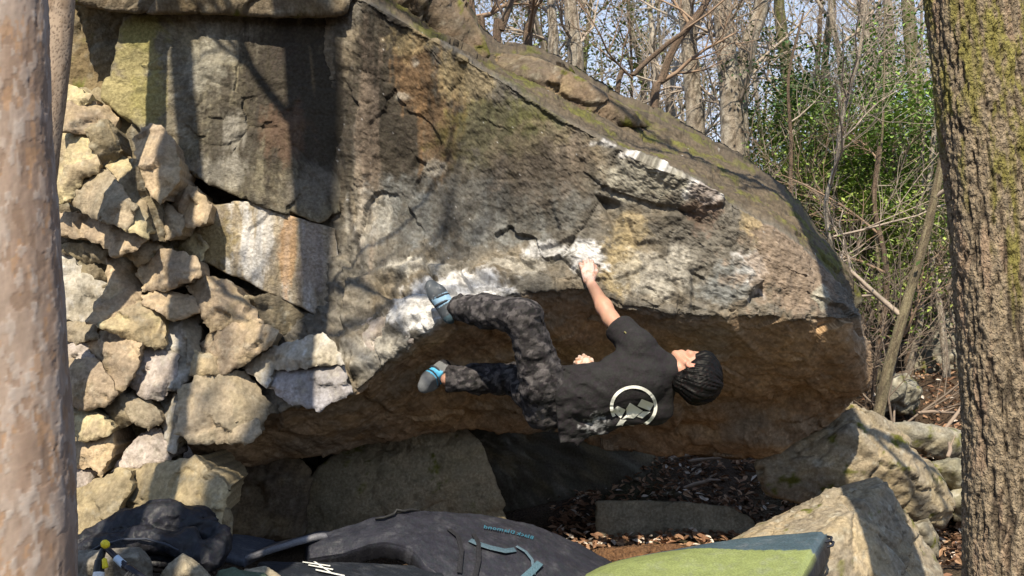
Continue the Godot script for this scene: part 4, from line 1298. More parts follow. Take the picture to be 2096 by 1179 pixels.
func woods() -> void:
	rng.seed = 21
	var G := "grey bare trees in the woods behind the boulder"
	# surveyed trees: label, path (photo positions at one depth, first one is set on the ground), radius, kind, limbs
	var list := [
		["pale double trunk's main stem rising behind the boulder's ridge", [[1500, 340], [1496, 200], [1482, 60], [1470, -120], [1440, -600]], 13.0, 0.175, "grey", 12],
		["right-hand stem of the pale double trunk, splaying to the right", [[1512, 330], [1514, 190], [1535, 80], [1562, -20], [1610, -500]], 13.1, 0.15, "grey", 10],
		["grey trunk left of the pale double trunk", [[1424, 290], [1415, 150], [1404, 20], [1390, -150], [1370, -700]], 13.5, 0.14, "grey", 12],
		["thick grey trunk with a knot behind the left of the ridge", [[1178, 160], [1174, 90], [1168, 20], [1164, -100], [1150, -600]], 13.0, 0.12, "grey", 12],
		["slim pale trunk left of the knotted one", [[1132, 140], [1134, 80], [1128, 0], [1130, -200], [1140, -600]], 12.0, 0.075, "grey", 10],
		["reddish-brown upright trunk above the ridge", [[1080, 120], [1084, 60], [1090, 0], [1095, -200], [1090, -500]], 11.0, 0.055, "brown", 8],
		["dark brown trunk leaning right above the ridge's top block", [[1016, 110], [1026, 60], [1046, 0], [1080, -150], [1140, -500]], 9.5, 0.045, "brown", 8],
		["reddish bent trunk nearest the top block", [[985, 110], [968, 50], [962, 0], [940, -200], [930, -500]], 10.0, 0.06, "brown", 8],
		["dark trunk leaning right over the ridge with a long curved limb", [[1338, 250], [1356, 160], [1384, 90], [1448, 0], [1520, -140], [1600, -400]], 10.0, 0.05, "brown", 8],
		["thin curved stem crossing in front of the leaning dark trunk", [[1262, 215], [1300, 150], [1360, 95], [1420, 45], [1460, -40], [1500, -300]], 9.6, 0.03, "brown", 8],
		["lichen-yellow sapling leaning across the gap left of the mossy trunk", [[1800, 840], [1822, 740], [1856, 620], [1890, 500], [1920, 370], [1945, 250], [1990, 60], [2050, -300]], 9.0, 0.055, "lichened", 8],
		["tall mossy tree behind the dark green evergreen", [[1622, 420], [1618, 200], [1600, 60], [1592, -60], [1580, -600]], 16.0, 0.13, "mossy", 10],
		["forked pale tree with dead leaves right of the evergreen", [[1790, 330], [1788, 160], [1772, 60], [1762, -80], [1740, -600]], 17.0, 0.12, "grey", 12],
		["mossy tree close to the right-hand trunk", [[1880, 420], [1876, 200], [1862, 60], [1856, -80], [1850, -600]], 15.0, 0.14, "mossy", 10],
		["thin crooked sapling in the middle of the thicket", [[1740, 800], [1728, 640], [1704, 520], [1690, 420], [1712, 330], [1722, 250], [1760, 100], [1780, -60]], 9.2, 0.028, "grey", 12],
		["slim straight tree passing behind the crooked sapling", [[1750, 560], [1742, 330], [1722, 140], [1700, 10], [1690, -200]], 14.0, 0.065, "grey", 9],
		["white-barked dead stem low in the thicket", [[1742, 640], [1738, 560], [1732, 470], [1730, 400]], 12.0, 0.07, "grey", 3],
		["dark slanting stem low between the sapling and the boulder's nose", [[1775, 840], [1800, 700], [1815, 560], [1790, 420], [1800, 300]], 10.5, 0.04, "brown", 8],
		["thin grey stem beside the mossy right-hand trunk", [[1940, 800], [1925, 640], [1905, 520], [1900, 400], [1920, 200]], 11.0, 0.045, "grey", 8],
		["pale leaning stem low behind the boulder's nose", [[1700, 860], [1740, 700], [1770, 600], [1790, 480]], 13.5, 0.06, "grey", 5],
	]
	for q in list:
		var path := []
		var rad := []
		var n: int = q[1].size()
		var foot := at(q[1][0][0], q[1][0][1], q[2])
		path.append(Vector3(foot.x - 0.05, minf(ground_h(foot.x, foot.z) - 0.05, foot.y - 0.2), foot.z))
		rad.append(q[3] * 1.15)
		for i in n:
			path.append(at(q[1][i][0], q[1][i][1], q[2]))
			rad.append(lerpf(q[3], q[3] * 0.45, float(i) / n))
		tree("tree", q[0], path, rad, q[4], maxi(3, q[5] * 6 / 10), {"sides": 26, "rings": 130, "from": 0.3, "reach": 1.5, "levels": 2, "limb_r": 0.03, "tone": Color(0.30, 0.25, 0.20) if q[4] != "brown" else Color(0.24, 0.17, 0.12)})
	# the crowd of bare trees further back
	for k in 50:
		var d := rng.randf_range(15.0, 48.0)
		var u := rng.randf_range(880.0, 2080.0)
		if k >= 36:      # the woods go on to the right
			u = rng.randf_range(2100.0, 3000.0)
		var foot := at(u, 600, d)
		foot.y = ground_h(foot.x, foot.z) - 0.1
		var h := rng.randf_range(7.0, 14.0)
		var lean := Vector3(rng.randfn() * 0.06, 1, rng.randfn() * 0.05)
		var path := []
		var rad := []
		var r := rng.randf_range(0.06, 0.17)
		for i in 6:
			path.append(foot + lean * h * i / 5.0 + Vector3(rng.randfn(), 0, rng.randfn()) * 0.10 * i)
			rad.append(r * (1.0 - 0.17 * i))
		tree("tree", "bare grey tree far back in the woods behind the boulder", path, rad, ["grey", "grey", "mossy", "brown"][k % 4], 7, {"group": G, "sides": 8, "rings": 24, "from": 0.2, "reach": 2.2, "levels": 2, "limb_r": 0.05})
	# evergreens: px, py of the crown's middle, depth, crown half height, half width
	var ev := [
		["dark evergreen tree with a dense crown above the thicket", 1700, 310, 13.0, 1.1, 0.8, Color(0.018, 0.042, 0.02), Color(0.08, 0.15, 0.05)],
		["bright green leafy shrub right of the dark evergreen", 1850, 380, 11.5, 1.0, 0.8, Color(0.05, 0.11, 0.03), Color(0.24, 0.36, 0.08)],
		["evergreen shrub behind the boulder's ridge, left of the thicket", 1590, 340, 14.0, 0.9, 0.7, Color(0.06, 0.10, 0.03), Color(0.26, 0.34, 0.09)],
		["yellow-green bush low in the thicket", 1720, 500, 15.0, 0.9, 1.2, Color(0.09, 0.13, 0.02), Color(0.30, 0.34, 0.06)],
		["green bush low beside the mossy right-hand trunk", 1880, 520, 13.0, 1.2, 0.9, Color(0.07, 0.12, 0.03), Color(0.27, 0.36, 0.09)],
		["dark green bush low behind the leaning sapling", 1830, 640, 12.5, 1.0, 0.8, Color(0.02, 0.05, 0.015), Color(0.10, 0.17, 0.04)],
		["distant evergreen filling the gap above the ridge's middle", 1290, 60, 22.0, 2.8, 2.2, Color(0.06, 0.085, 0.035), Color(0.22, 0.26, 0.10)],
		["distant evergreen behind the grey double trunk", 1500, 120, 24.0, 3.2, 2.2, Color(0.06, 0.085, 0.035), Color(0.22, 0.27, 0.10)],
		["distant pine-like evergreen behind the reddish trunks", 1110, 40, 24.0, 2.6, 1.8, Color(0.07, 0.09, 0.035), Color(0.24, 0.28, 0.10)],
		["faint evergreen far behind the mossy right-hand trunk", 1930, 330, 20.0, 1.8, 1.3, Color(0.05, 0.085, 0.03), Color(0.2, 0.3, 0.09)],
		["broad pale-green bush low between the crooked and the leaning sapling", 1770, 560, 11.5, 0.8, 0.8, Color(0.08, 0.12, 0.03), Color(0.32, 0.40, 0.10)],
		["light green bush above the mossy boulders on the slope", 1930, 420, 12.5, 0.9, 0.9, Color(0.07, 0.12, 0.03), Color(0.28, 0.38, 0.09)],
		["spindly green shrub behind the boulder's nose", 1660, 420, 12.0, 0.7, 0.7, Color(0.04, 0.07, 0.02), Color(0.18, 0.26, 0.06)],
	]
	for e in ev:
		var mid := at(e[1], e[2], e[3])
		var g := ground_h(mid.x, mid.z) - 0.1
		var path := []
		var rad := []
		for i in 6:
			path.append(Vector3(mid.x + rng.randfn() * 0.06, lerpf(g, mid.y + e[4] * 0.85, i / 5.0), mid.z + rng.randfn() * 0.06))
			rad.append(0.07 * (1.0 - 0.17 * i))
		var from: float = clampf((mid.y - e[4] - g) / (mid.y + e[4] * 0.85 - g), 0.05, 0.9)
		tree("evergreen_tree", e[0], path, rad, "brown", 16, {"sides": 8, "rings": 24, "from": from, "reach": e[5] * 1.3, "levels": 1, "limb_r": 0.025, "leaves": 30 if e[3] < 18.0 else 16, "leaf": 0.062 if e[3] < 18.0 else 0.12, "leaf_spread": 0.16 if e[3] < 18.0 else 0.3, "dark": e[6], "bright": e[7], "tone": Color(0.2, 0.16, 0.12)})
	# slim saplings of the thicket
	for k in 16:
		var d := rng.randf_range(9.5, 20.0)
		var u := 1590.0 + 24.0 * k + rng.randf_range(-12.0, 12.0)
		var foot := at(u, 700, d)
		foot.y = ground_h(foot.x, foot.z) - 0.1
		var path := []
		var rad := []
		var r := rng.randf_range(0.018, 0.05)
		var lean := rng.randfn() * 0.12
		for i in 7:
			path.append(foot + Vector3(lean * i * 0.8 + rng.randfn() * 0.05, i * 0.8, rng.randfn() * 0.05))
			rad.append(r * (1.0 - 0.12 * i))
		tree("sapling", "slim bare sapling in the thicket, %s from the boulder towards the mossy trunk" % ORDINAL[k], path, rad, ["grey", "lichened", "brown", "grey"][k % 4], 4, {"group": "slim saplings in the thicket", "sides": 8, "rings": 30, "from": 0.35, "reach": 0.9, "levels": 1, "limb_r": 0.012})
	# thicket of fine twiggy shrubs
	for k in 9:
		var d := rng.randf_range(8.6, 15.0)
		var u := rng.randf_range(1600.0, 1990.0)
		var foot := at(u, 700, d)
		foot.y = ground_h(foot.x, foot.z) - 0.05
		var root := thing("shrub", "bare twiggy shrub in the thicket between the boulder and the mossy trunk", "shrub", foot, "bare shrubs in the thicket")
		var tb := Tubes.new()
		var tips := []
		for m in 4:
			grow(tb, foot, Vector3(rng.randfn() * 0.35, 1, rng.randfn() * 0.35), rng.randf_range(1.2, 2.3), 0.014, 2, Color(0.19, 0.15, 0.12), tips, 0.6)
		part("stems", mesh_of(tb.v, tb.ix, tb.c), M.wood, root)
		if k % 3 == 0:
			part("foliage", leaves_mesh(tips, 2, 0.06, 0.10, Color(0.05, 0.08, 0.02), Color(0.22, 0.29, 0.07)), M.leaf, root)
	# fallen sticks on the slope and in the cave
	var sticks := [[1380, 935, 1400, 1000, 8.4, "short steep stick at the left of the cave's leaf litter"], [1410, 945, 1560, 1010, 8.0, "longest stick slanting across the cave's leaf litter"], [1370, 985, 1450, 975, 8.2, "nearly level stick behind the dark rounded rock in the cave"], [1450, 930, 1500, 960, 8.6, "stick under the roof's edge at the back of the cave's leaves"], [1935, 880, 1985, 815, 8.8, "stick rising against the mossy trunk on the leafy slope"], [1880, 845, 1975, 850, 9.2, "level stick on the leafy slope left of the mossy trunk"], [1940, 935, 1945, 905, 7.5, "short upright stick on the low mossy boulder by the trunk"], [1400, 1010, 1475, 990, 7.7, "stick just above the flat grey block in the cave"]]
	for q in sticks:
		var a := at(q[0], q[1], q[4])
		var b := at(q[2], q[3], q[4] + 0.25)
		a.y = maxf(a.y, ground_h(a.x, a.z) + 0.02)
		b.y = maxf(b.y, ground_h(b.x, b.z) + 0.02)
		var tb := Tubes.new()
		var m := a.lerp(b, 0.5) + Vector3(0, 0.02, 0.02)
		tb.tube([a, a.lerp(m, 0.5) + Vector3(0.01, 0.01, 0), m, m.lerp(b, 0.5) + Vector3(-0.01, 0.012, 0), b], [0.016, 0.018, 0.016, 0.012, 0.006], 7, [Color(0.22, 0.17, 0.13)])
		tb.tube([m, m + (b - a).normalized() * 0.12 + Vector3(0.03, 0.06, 0.02)], [0.008, 0.003], 5, [Color(0.22, 0.17, 0.13)])
		tag(part("fallen_stick", mesh_of(tb.v, tb.ix, tb.c), M.wood), q[5], "stick", "fallen sticks on the leaf litter")

# ================================================================= lofted soft slabs: crash pads, cloth, straps
func spline(pts: Array, t: float) -> Vector3:
	var n := pts.size()
	var x := clampf(t, 0.0, 1.0) * (n - 1)
	var k := mini(int(x), n - 2)
	return cr(pts[maxi(k - 1, 0)], pts[k], pts[k + 1], pts[mini(k + 2, n - 1)], x - k)

func loft_at(curves: Array, u: float, v: float) -> Vector3:
	var row := []
	for c in curves:
		row.append(spline(c, u))
	return spline(row, v)

func loft_normal(curves: Array, u: float, v: float) -> Vector3:
	var a := loft_at(curves, minf(u + 0.01, 1.0), v) - loft_at(curves, maxf(u - 0.01, 0.0), v)
	var b := loft_at(curves, u, minf(v + 0.01, 1.0)) - loft_at(curves, u, maxf(v - 0.01, 0.0))
	return b.cross(a).normalized()

# closed slab: top surface with creases, bottom shifted by thick, rounded rim; paint(u, v, p) gives the colour
func slab(curves: Array, nu: int, nv: int, thick: Vector3, crease: float, paint: Callable, rim := 0.012) -> ArrayMesh:
	var v := PackedVector3Array()
	var c := PackedColorArray()
	for j in nv + 1:
		for i in nu + 1:
			var a := float(i) / nu
			var b := float(j) / nv
			var p := loft_at(curves, a, b)
			var n := loft_normal(curves, a, b)
			var e := minf(minf(a, 1.0 - a) * nu, minf(b, 1.0 - b) * nv)
			var w := ridged.get_noise_3dv(p * Vector3(3.0, 3.0, 3.0) + Vector3(2, 0, 0)) * 0.55 + fb.get_noise_3dv(p * 7.0) * 0.5 + fine.get_noise_3dv(p * 16.0) * 0.25
			p += n * w * crease
			if e < 1.0:
				p += thick * 0.10 + n * (-rim * 0.3)
			v.append(p)
			c.append(paint.call(a, b, p))
	var ix := grid_indices(nu + 1, nv + 1)
	var loop := []
	for i in nu:
		loop.append([i, 0])
	for j in nv:
		loop.append([nu, j])
	for i in nu:
		loop.append([nu - i, nv])
	for j in nv:
		loop.append([0, nv - j])
	var mid := v[(nv / 2) * (nu + 1) + nu / 2]
	var base := v.size()
	var m := loop.size()
	for r in 4:
		for q in loop:
			var p := v[q[1] * (nu + 1) + q[0]]
			var s: float = [0.0, 0.25, 0.8, 1.0][r]
			var out := (p - mid)
			out = (out - thick.normalized() * out.dot(thick.normalized())).normalized()
			var w := fb.get_noise_3dv(p * 9.0 + Vector3(0, r, 0)) * crease * 0.7
			v.append(p + thick * s + out * ((rim if r == 1 or r == 2 else 0.0) + w * float(r > 0)))
			c.append(paint.call(-1.0 if r > 0 else float(q[0]) / nu, float(q[1]) / nv, p) if r > 0 else c[q[1] * (nu + 1) + q[0]])
	for r in 3:
		for k in m:
			var k2 := (k + 1) % m
			var a := base + r * m + k
			var b := base + r * m + k2
			ix.append_array([a, b + m, b, a, a + m, b + m])
	var low := v.size()
	for j in nv + 1:
		for i in nu + 1:
			v.append(v[j * (nu + 1) + i] + thick)
			c.append(paint.call(-1.0, float(j) / nv, v[v.size() - 1]))
	for j in nv:
		for i in nu:
			var a := low + j * (nu + 1) + i
			ix.append_array([a, a + nu + 2, a + 1, a, a + nu + 1, a + nu + 2])
	return mesh_of(v, ix, c)

# put a flat mesh (x, y in 0..1 box) on a loft, lifted a little
func laid_on(curves: Array, flat: PackedVector3Array, ix: PackedInt32Array, lift: float) -> ArrayMesh:
	var v := PackedVector3Array()
	for p in flat:
		v.append(loft_at(curves, p.x, p.y) + loft_normal(curves, p.x, p.y) * (lift + p.z))
	return mesh_of(v, ix)

func text_on(curves: Array, words: String, u0: float, v0: float, su: float, sv: float, lift: float) -> ArrayMesh:
	var tm := TextMesh.new()
	var f := SystemFont.new()
	f.font_names = PackedStringArray(["Droid Sans"])
	f.font_weight = 700
	tm.font = f
	tm.text = words
	tm.font_size = 32
	tm.pixel_size = 0.02
	tm.depth = 0.0
	var arr := tm.get_mesh_arrays()
	var pts: PackedVector3Array = arr[Mesh.ARRAY_VERTEX]
	var flat := PackedVector3Array()
	for p in pts:
		flat.append(Vector3(u0 + p.x * su, v0 + p.y * sv, 0.0))
	return laid_on(curves, flat, arr[Mesh.ARRAY_INDEX], lift)

func band(curves: Array, path: Array, half: float, lift: float, thick: float, col: Color) -> ArrayMesh:
	# a flat strap along a path of (u, v) on a loft
	var v := PackedVector3Array()
	var c := PackedColorArray()
	var n := path.size()
	for k in n:
		var p := loft_at(curves, path[k][0], path[k][1])
		var nn := loft_normal(curves, path[k][0], path[k][1])
		var q := loft_at(curves, path[mini(k + 1, n - 1)][0], path[mini(k + 1, n - 1)][1]) - loft_at(curves, path[maxi(k - 1, 0)][0], path[maxi(k - 1, 0)][1])
		var s := q.cross(nn).normalized() * half
		var l: float = lift + (path[k][2] if path[k].size() > 2 else 0.0)
		for o in [[-1.0, 0.0], [-0.9, thick], [0.9, thick], [1.0, 0.0]]:
			v.append(p + s * o[0] + nn * (l + o[1]))
			c.append(col)
	var ix := PackedInt32Array()
	for k in n - 1:
		for s in 4:
			var s2 := (s + 1) % 4
			ix.append_array([k * 4 + s, k * 4 + 4 + s, k * 4 + 4 + s2, k * 4 + s, k * 4 + 4 + s2, k * 4 + s2])
	return mesh_of(v, ix, c)

func pts3(list: Array) -> Array:
	var out := []
	for q in list:
		out.append(at(q[0], q[1], q[2]))
	return out

func worn(base: Color, p: Vector3, amount: float) -> Color:
	var d := smoothstep(0.0, 0.7, fine.get_noise_3dv(p * Vector3(5.0, 9.0, 5.0)) * 0.8 + fine.get_noise_3dv(p * 30.0) * 0.6)
	return base.lerp(Color(0.34, 0.34, 0.36), d * amount) * (1.0 + 0.25 * fine.get_noise_3dv(p * 11.0))

func crash_pads() -> void:
	rng.seed = 5
	# big folded dark pad in the middle
	var top := pts3([[628, 1105, 4.74], [714, 1075, 4.76], [813, 1051, 4.8], [880, 1046, 4.85], [960, 1051, 4.9], [1060, 1066, 4.92], [1150, 1096, 4.9], [1262, 1152, 4.88]])
	var mid := pts3([[629, 1125, 4.69], [700, 1106, 4.68], [800, 1080, 4.68], [862, 1086, 4.66], [945, 1104, 4.64], [1040, 1126, 4.62], [1130, 1156, 4.6], [1250, 1200, 4.56]])
	var low := pts3([[632, 1144, 4.66], [694, 1134, 4.63], [785, 1110, 4.6], [842, 1126, 4.5], [880, 1168, 4.4], [980, 1225, 4.3], [1080, 1260, 4.26], [1220, 1280, 4.22]])
	var curves := [top, mid, low]
	var root := thing("crash_pad", "big dark navy crash pad folded like a tent in the middle of the foreground", "crash pad", Vector3(0, 0, -4.5), "crash pads")
	part("shell", slab(curves, 110, 60, Vector3(-0.01, -0.075, -0.035), 0.012, func(u, _v, p): return worn(Color(0.030, 0.031, 0.041) if u >= 0.0 else Color(0.016, 0.016, 0.02), p, 0.11)), M.nylon, root)
	part("lettering", text_on(curves, "Black Diamond", 0.70, 0.29, -0.034, -0.10, 0.014), M.teal, root)
	part("strap", band(curves, [[0.60, 0.52, 0.0], [0.63, 0.55, 0.004], [0.67, 0.56, 0.006], [0.71, 0.55, 0.004], [0.735, 0.50, 0.0]], 0.016, 0.011, 0.006, Color(0.075, 0.125, 0.16)), M.nylon, root)
	part("strap", band(curves, [[0.80, 0.72, 0.0], [0.815, 0.64, 0.006], [0.825, 0.56, 0.008]], 0.020, 0.011, 0.006, Color(0.085, 0.15, 0.19)), M.nylon, root)
	part("strap", band(curves, [[0.735, 0.46, 0.0], [0.77, 0.5, 0.006], [0.80, 0.56, 0.008], [0.825, 0.66, 0.0]], 0.008, 0.014, 0.004, Color(0.10, 0.15, 0.19)), M.nylon, root)
	part("strap", band(curves, [[0.52, 0.42, 0.0], [0.56, 0.52, 0.006], [0.60, 0.66, 0.008], [0.64, 0.86, 0.0]], 0.012, 0.013, 0.004, Color(0.025, 0.025, 0.03)), M.nylon, root)
	part("strap", band(curves, [[0.60, 0.42, 0.0], [0.63, 0.55, 0.006], [0.66, 0.7, 0.006], [0.69, 0.95, 0.0]], 0.012, 0.013, 0.004, Color(0.025, 0.025, 0.03)), M.nylon, root)
	var tb := Tubes.new()
	tb.tube(pts3([[768, 1062, 4.74], [785, 1060, 4.74], [806, 1052, 4.76], [812, 1044, 4.78], [826, 1046, 4.78], [840, 1043, 4.8], [858, 1044, 4.82]]), [0.006, 0.008, 0.009, 0.009, 0.009, 0.009, 0.006], 6, [Color(0.02, 0.02, 0.022)])
	part("webbing_loop", mesh_of(tb.v, tb.ix, tb.c), M.nylon, root)
	# thin pad behind, left of it: two leaves
	root = thing("crash_pad", "thin open dark pad with pale edges behind the jacket's right end", "crash pad", Vector3(-2.5, 0, -4.8), "crash pads")
	var leaf := [pts3([[466, 1091, 5.0], [515, 1096, 5.05], [566, 1107, 5.1]]), pts3([[455, 1130, 4.6], [478, 1136, 4.6], [500, 1142, 4.6]])]
	part("panel", slab(leaf, 30, 20, Vector3(0, -0.04, 0), 0.004, func(_u, _v, p): return worn(Color(0.075, 0.085, 0.11), p, 0.3)), M.nylon, root)
	leaf = [pts3([[560, 1110, 5.05], [610, 1100, 5.1], [655, 1087, 5.15], [705, 1089, 5.15]]), pts3([[499, 1138, 4.62], [560, 1118, 4.66], [640, 1094, 4.7], [668, 1092, 4.72]])]
	part("panel", slab(leaf, 40, 20, Vector3(0, -0.03, -0.01), 0.004, func(u, v, p): return worn(Color(0.19, 0.19, 0.21) if v > 0.93 or u < 0.0 else Color(0.06, 0.065, 0.085), p, 0.3)), M.nylon, root)
	# flat pad in front with white bars
	root = thing("crash_pad", "flat black pad with three white bars at the bottom edge", "crash pad", Vector3(-0.8, 0, -4.1), "crash pads")
	leaf = [pts3([[528, 1149, 4.5], [640, 1150, 4.5], [760, 1152, 4.5], [900, 1160, 4.5]]), pts3([[620, 1215, 3.9], [720, 1225, 3.9], [820, 1235, 3.9], [960, 1245, 3.9]])]
	part("shell", slab(leaf, 50, 30, Vector3(0, -0.09, 0), 0.006, func(_u, _v, p): return worn(Color(0.022, 0.026, 0.034), p, 0.12)), M.nylon, root)
	var bars := [[0.262, 0.12, 0.40, 0.235], [0.275, 0.22, 0.395, 0.33], [0.285, 0.35, 0.43, 0.47], [0.33, 0.10, 0.36, 0.40]]
	for q in bars:
		var d := Vector2(q[2] - q[0], q[3] - q[1]).normalized()
		var s := Vector2(-d.y, d.x) * 0.022
		part("white_bar", laid_on(leaf, PackedVector3Array([Vector3(q[0] + s.x * 0.3, q[1] + s.y, 0), Vector3(q[2] + s.x * 0.3, q[3] + s.y, 0), Vector3(q[2] - s.x * 0.3, q[3] - s.y, 0), Vector3(q[0] - s.x * 0.3, q[1] - s.y, 0)]), PackedInt32Array([0, 1, 2, 0, 2, 3]), 0.011), M.print, root)
	# lime and slate pad on the right
	root = thing("crash_pad", "lime green and slate blue crash pad propped up at the bottom right", "crash pad", Vector3(1.2, 0, -4.2), "crash pads")
	leaf = [pts3([[1200, 1176, 4.62], [1262, 1148, 4.64], [1400, 1121, 4.66], [1530, 1100, 4.64], [1692, 1087, 4.6]]), pts3([[1195, 1182, 4.4], [1270, 1160, 4.4], [1390, 1146, 4.38], [1520, 1140, 4.34], [1668, 1125, 4.3]]), pts3([[1170, 1260, 3.9], [1270, 1262, 3.86], [1370, 1262, 3.82], [1480, 1255, 3.8], [1600, 1245, 3.76]])]
	part("shell", slab(leaf, 80, 50, Vector3(0.015, -0.12, -0.02), 0.004, func(u, v, p):
		if u < 0.0:
			return worn(Color(0.028, 0.032, 0.042), p, 0.15)
		var split := 0.02 + 0.47 * smoothstep(0.12, 1.0, u) + 0.02 * sin(u * 7.0)
		return worn(Color(0.265, 0.31, 0.118) if v > split else Color(0.075, 0.115, 0.14), p, 0.22)), M.nylon, root)
	tb = Tubes.new()
	for q in [[1694, 1098], [1698, 1108]]:
		tb.tube(pts3([[q[0], q[1], 4.5], [q[0] + 8, q[1] + 2, 4.46], [q[0] + 6, q[1] + 8, 4.44], [q[0] - 4, q[1] + 12, 4.4]]), [0.006, 0.007, 0.007, 0.005], 6, [Color(0.03, 0.035, 0.045)])
	part("buckle_strap", mesh_of(tb.v, tb.ix, tb.c), M.nylon, root)

func small_gear() -> void:
	rng.seed = 15
	# green cloth corner at the bottom
	var leaf := [pts3([[450, 1172, 4.1], [478, 1158, 4.1], [500, 1166, 4.1], [540, 1174, 4.1]]), pts3([[430, 1230, 3.8], [470, 1215, 3.8], [520, 1220, 3.8], [570, 1230, 3.8]])]
	var o := part("green_cloth", slab(leaf, 30, 20, Vector3(0, -0.02, 0), 0.02, func(_u, _v, p): return worn(Color(0.085, 0.125, 0.085), p, 0.15)), M.cloth)
	tag(o, "crumpled grey-green cloth at the bottom edge between rock and pad", "cloth")
	# rust-coloured earth in front of the cave block
	var s := {"a": Color(0.33, 0.17, 0.07), "b": Color(0.22, 0.12, 0.06), "dark": 0.3, "ochre": 0.1, "lichen": 0.0, "facet": 0.02, "fsize": 0.08, "rough": 0.02}
	o = part("earth_mound", mesh_from(rock_arrays(block_points([[1180, 1150], [1215, 1122], [1300, 1116], [1390, 1112], [1440, 1130], [1430, 1190], [1180, 1190]], 5.1, 0.5, [[1300, 1150, 0.06]], 0.05), 30, 30.0, s)), M.soil)
	tag(o, "low mound of rust-brown earth in front of the cave's flat block", "earth")
	# puffer jacket thrown over the rocks
	var q := [
		[[176, 1122, 4.30], [262, 1086, 4.36], 0.060, 0.085], [[262, 1088, 4.36], [330, 1070, 4.40], 0.085, 0.095], [[330, 1072, 4.40], [400, 1078, 4.40], 0.095, 0.085],
		[[400, 1080, 4.40], [448, 1096, 4.38], 0.075, 0.045], [[436, 1128, 4.26], [420, 1150, 4.20], 0.055, 0.042], [[452, 1100, 4.34], [440, 1136, 4.24], 0.040, 0.050], [[385, 1100, 4.24], [362, 1118, 4.20], 0.040, 0.035], [[365, 1122, 4.22], [425, 1150, 4.18], 0.030, 0.036],
		[[200, 1122, 4.22], [290, 1106, 4.24], 0.045, 0.050], [[290, 1106, 4.24], [370, 1116, 4.22], 0.050, 0.040], [[160, 1136, 4.22], [205, 1120, 4.24], 0.030, 0.040], [[148, 1134, 4.28], [180, 1120, 4.30], 0.03, 0.05],
		[[250, 1140, 4.30], [380, 1150, 4.30], 0.040, 0.050]]
	var prims := []
	for r in q:
		prims.append([at(r[0][0], r[0][1], r[0][2]), at(r[1][0], r[1][1], r[1][2]), r[2], r[3], Vector3.ZERO, 1.0, false])
	prims.append([at(385, 1102, 4.16), at(450, 1096, 4.20), 0.040, 0.046, Vector3.UP, 0.5, true])
	prims.append([at(230, 1124, 4.12), at(350, 1124, 4.12), 0.022, 0.022, Vector3.ZERO, 1.0, true])
	var arr := sdf_arrays(prims, 0.0078, 0.035, func(p):
		var quilt := absf(sin((p.x * 0.85 + p.y * 0.9) * 26.0 + fb.get_noise_3dv(p * 3.0) * 3.0))
		var wv: Vector3 = p + Vector3(fb.get_noise_3dv(p * 4.0), fb.get_noise_3dv(p * 4.0 + Vector3(8, 0, 0)), 0.0) * 0.06
		return quilt * 0.007 + ridged.get_noise_3dv(wv * Vector3(4, 9, 4)) * 0.013 + ridged.get_noise_3dv(wv * Vector3(11, 7, 8) + Vector3(5, 5, 5)) * 0.006 + fb.get_noise_3dv(p * 5.0) * 0.010,
		[], func(p): return worn(Color(0.017, 0.018, 0.024), p, 0.08))
	var jk := thing("puffer_jacket", "black padded jacket thrown over the rocks at the lower left", "jacket", at(300, 1150, 4.3))
	part("shell", mesh_from(arr), M.nylon, jk)
	var tb := Tubes.new()
	tb.tube(pts3([[168, 1137, 4.18], [205, 1117, 4.165], [250, 1104, 4.16], [300, 1103, 4.155], [340, 1114, 4.15], [365, 1126, 4.15]]), [0.004, 0.006, 0.006, 0.006, 0.006, 0.004], 6, [Color(0.035, 0.038, 0.05)])
	part("zip", mesh_of(tb.v, tb.ix, tb.c), M.gloss, jk)
	# brushes on the grey rock
	var br := thing("brush_stick", "black stick brush with a yellow cap and a yellow band on the grey rock", "brush", at(205, 1150, 3.75))
	lathe_between(br, "pole", at(212, 1124, 3.76), at(203, 1150, 3.74), [[0.0, 0.013], [1.0, 0.016]], Color(0.02, 0.02, 0.022))
	lathe_between(br, "grip", at(206, 1142, 3.74), at(197, 1200, 3.70), [[0.0, 0.014], [0.1, 0.021], [0.9, 0.022], [1.0, 0.02]], Color(0.016, 0.016, 0.018))
	lathe_between(br, "yellow_cap", at(209, 1109, 3.72), at(222, 1119, 3.71), [[0.0, 0.002], [0.06, 0.010], [0.3, 0.016], [0.7, 0.016], [0.94, 0.010], [1.0, 0.002]], Color(0.62, 0.50, 0.03))
	lathe_between(br, "yellow_band", at(213, 1142, 3.715), at(216, 1164, 3.70), [[0.0, 0.001], [0.1, 0.009], [0.9, 0.012], [1.0, 0.001]], Color(0.62, 0.50, 0.02))
	lathe_between(br, "white_label", at(203, 1170, 3.70), at(200, 1190, 3.685), [[0.0, 0.002], [0.1, 0.0225], [0.9, 0.0235], [1.0, 0.002]], Color(0.55, 0.56, 0.56))
	br = thing("brush", "black hand brush with pale bristles and a light blue label on the grey rock", "brush", at(260, 1160, 3.72))
	lathe_between(br, "handle", at(216, 1120, 3.75), at(262, 1164, 3.70), [[0.0, 0.004], [0.05, 0.011], [0.6, 0.013], [1.0, 0.014]], Color(0.018, 0.019, 0.024))
	lathe_between(br, "head", at(258, 1160, 3.70), at(312, 1196, 3.66), [[0.0, 0.012], [0.1, 0.016], [0.95, 0.013], [1.0, 0.004]], Color(0.018, 0.019, 0.024))
	lathe_between(br, "blue_label", at(237, 1141, 3.725), at(254, 1157, 3.71), [[0.0, 0.006], [0.03, 0.0142], [0.97, 0.0150], [1.0, 0.006]], Color(0.38, 0.48, 0.60))
	var bt := Tubes.new()
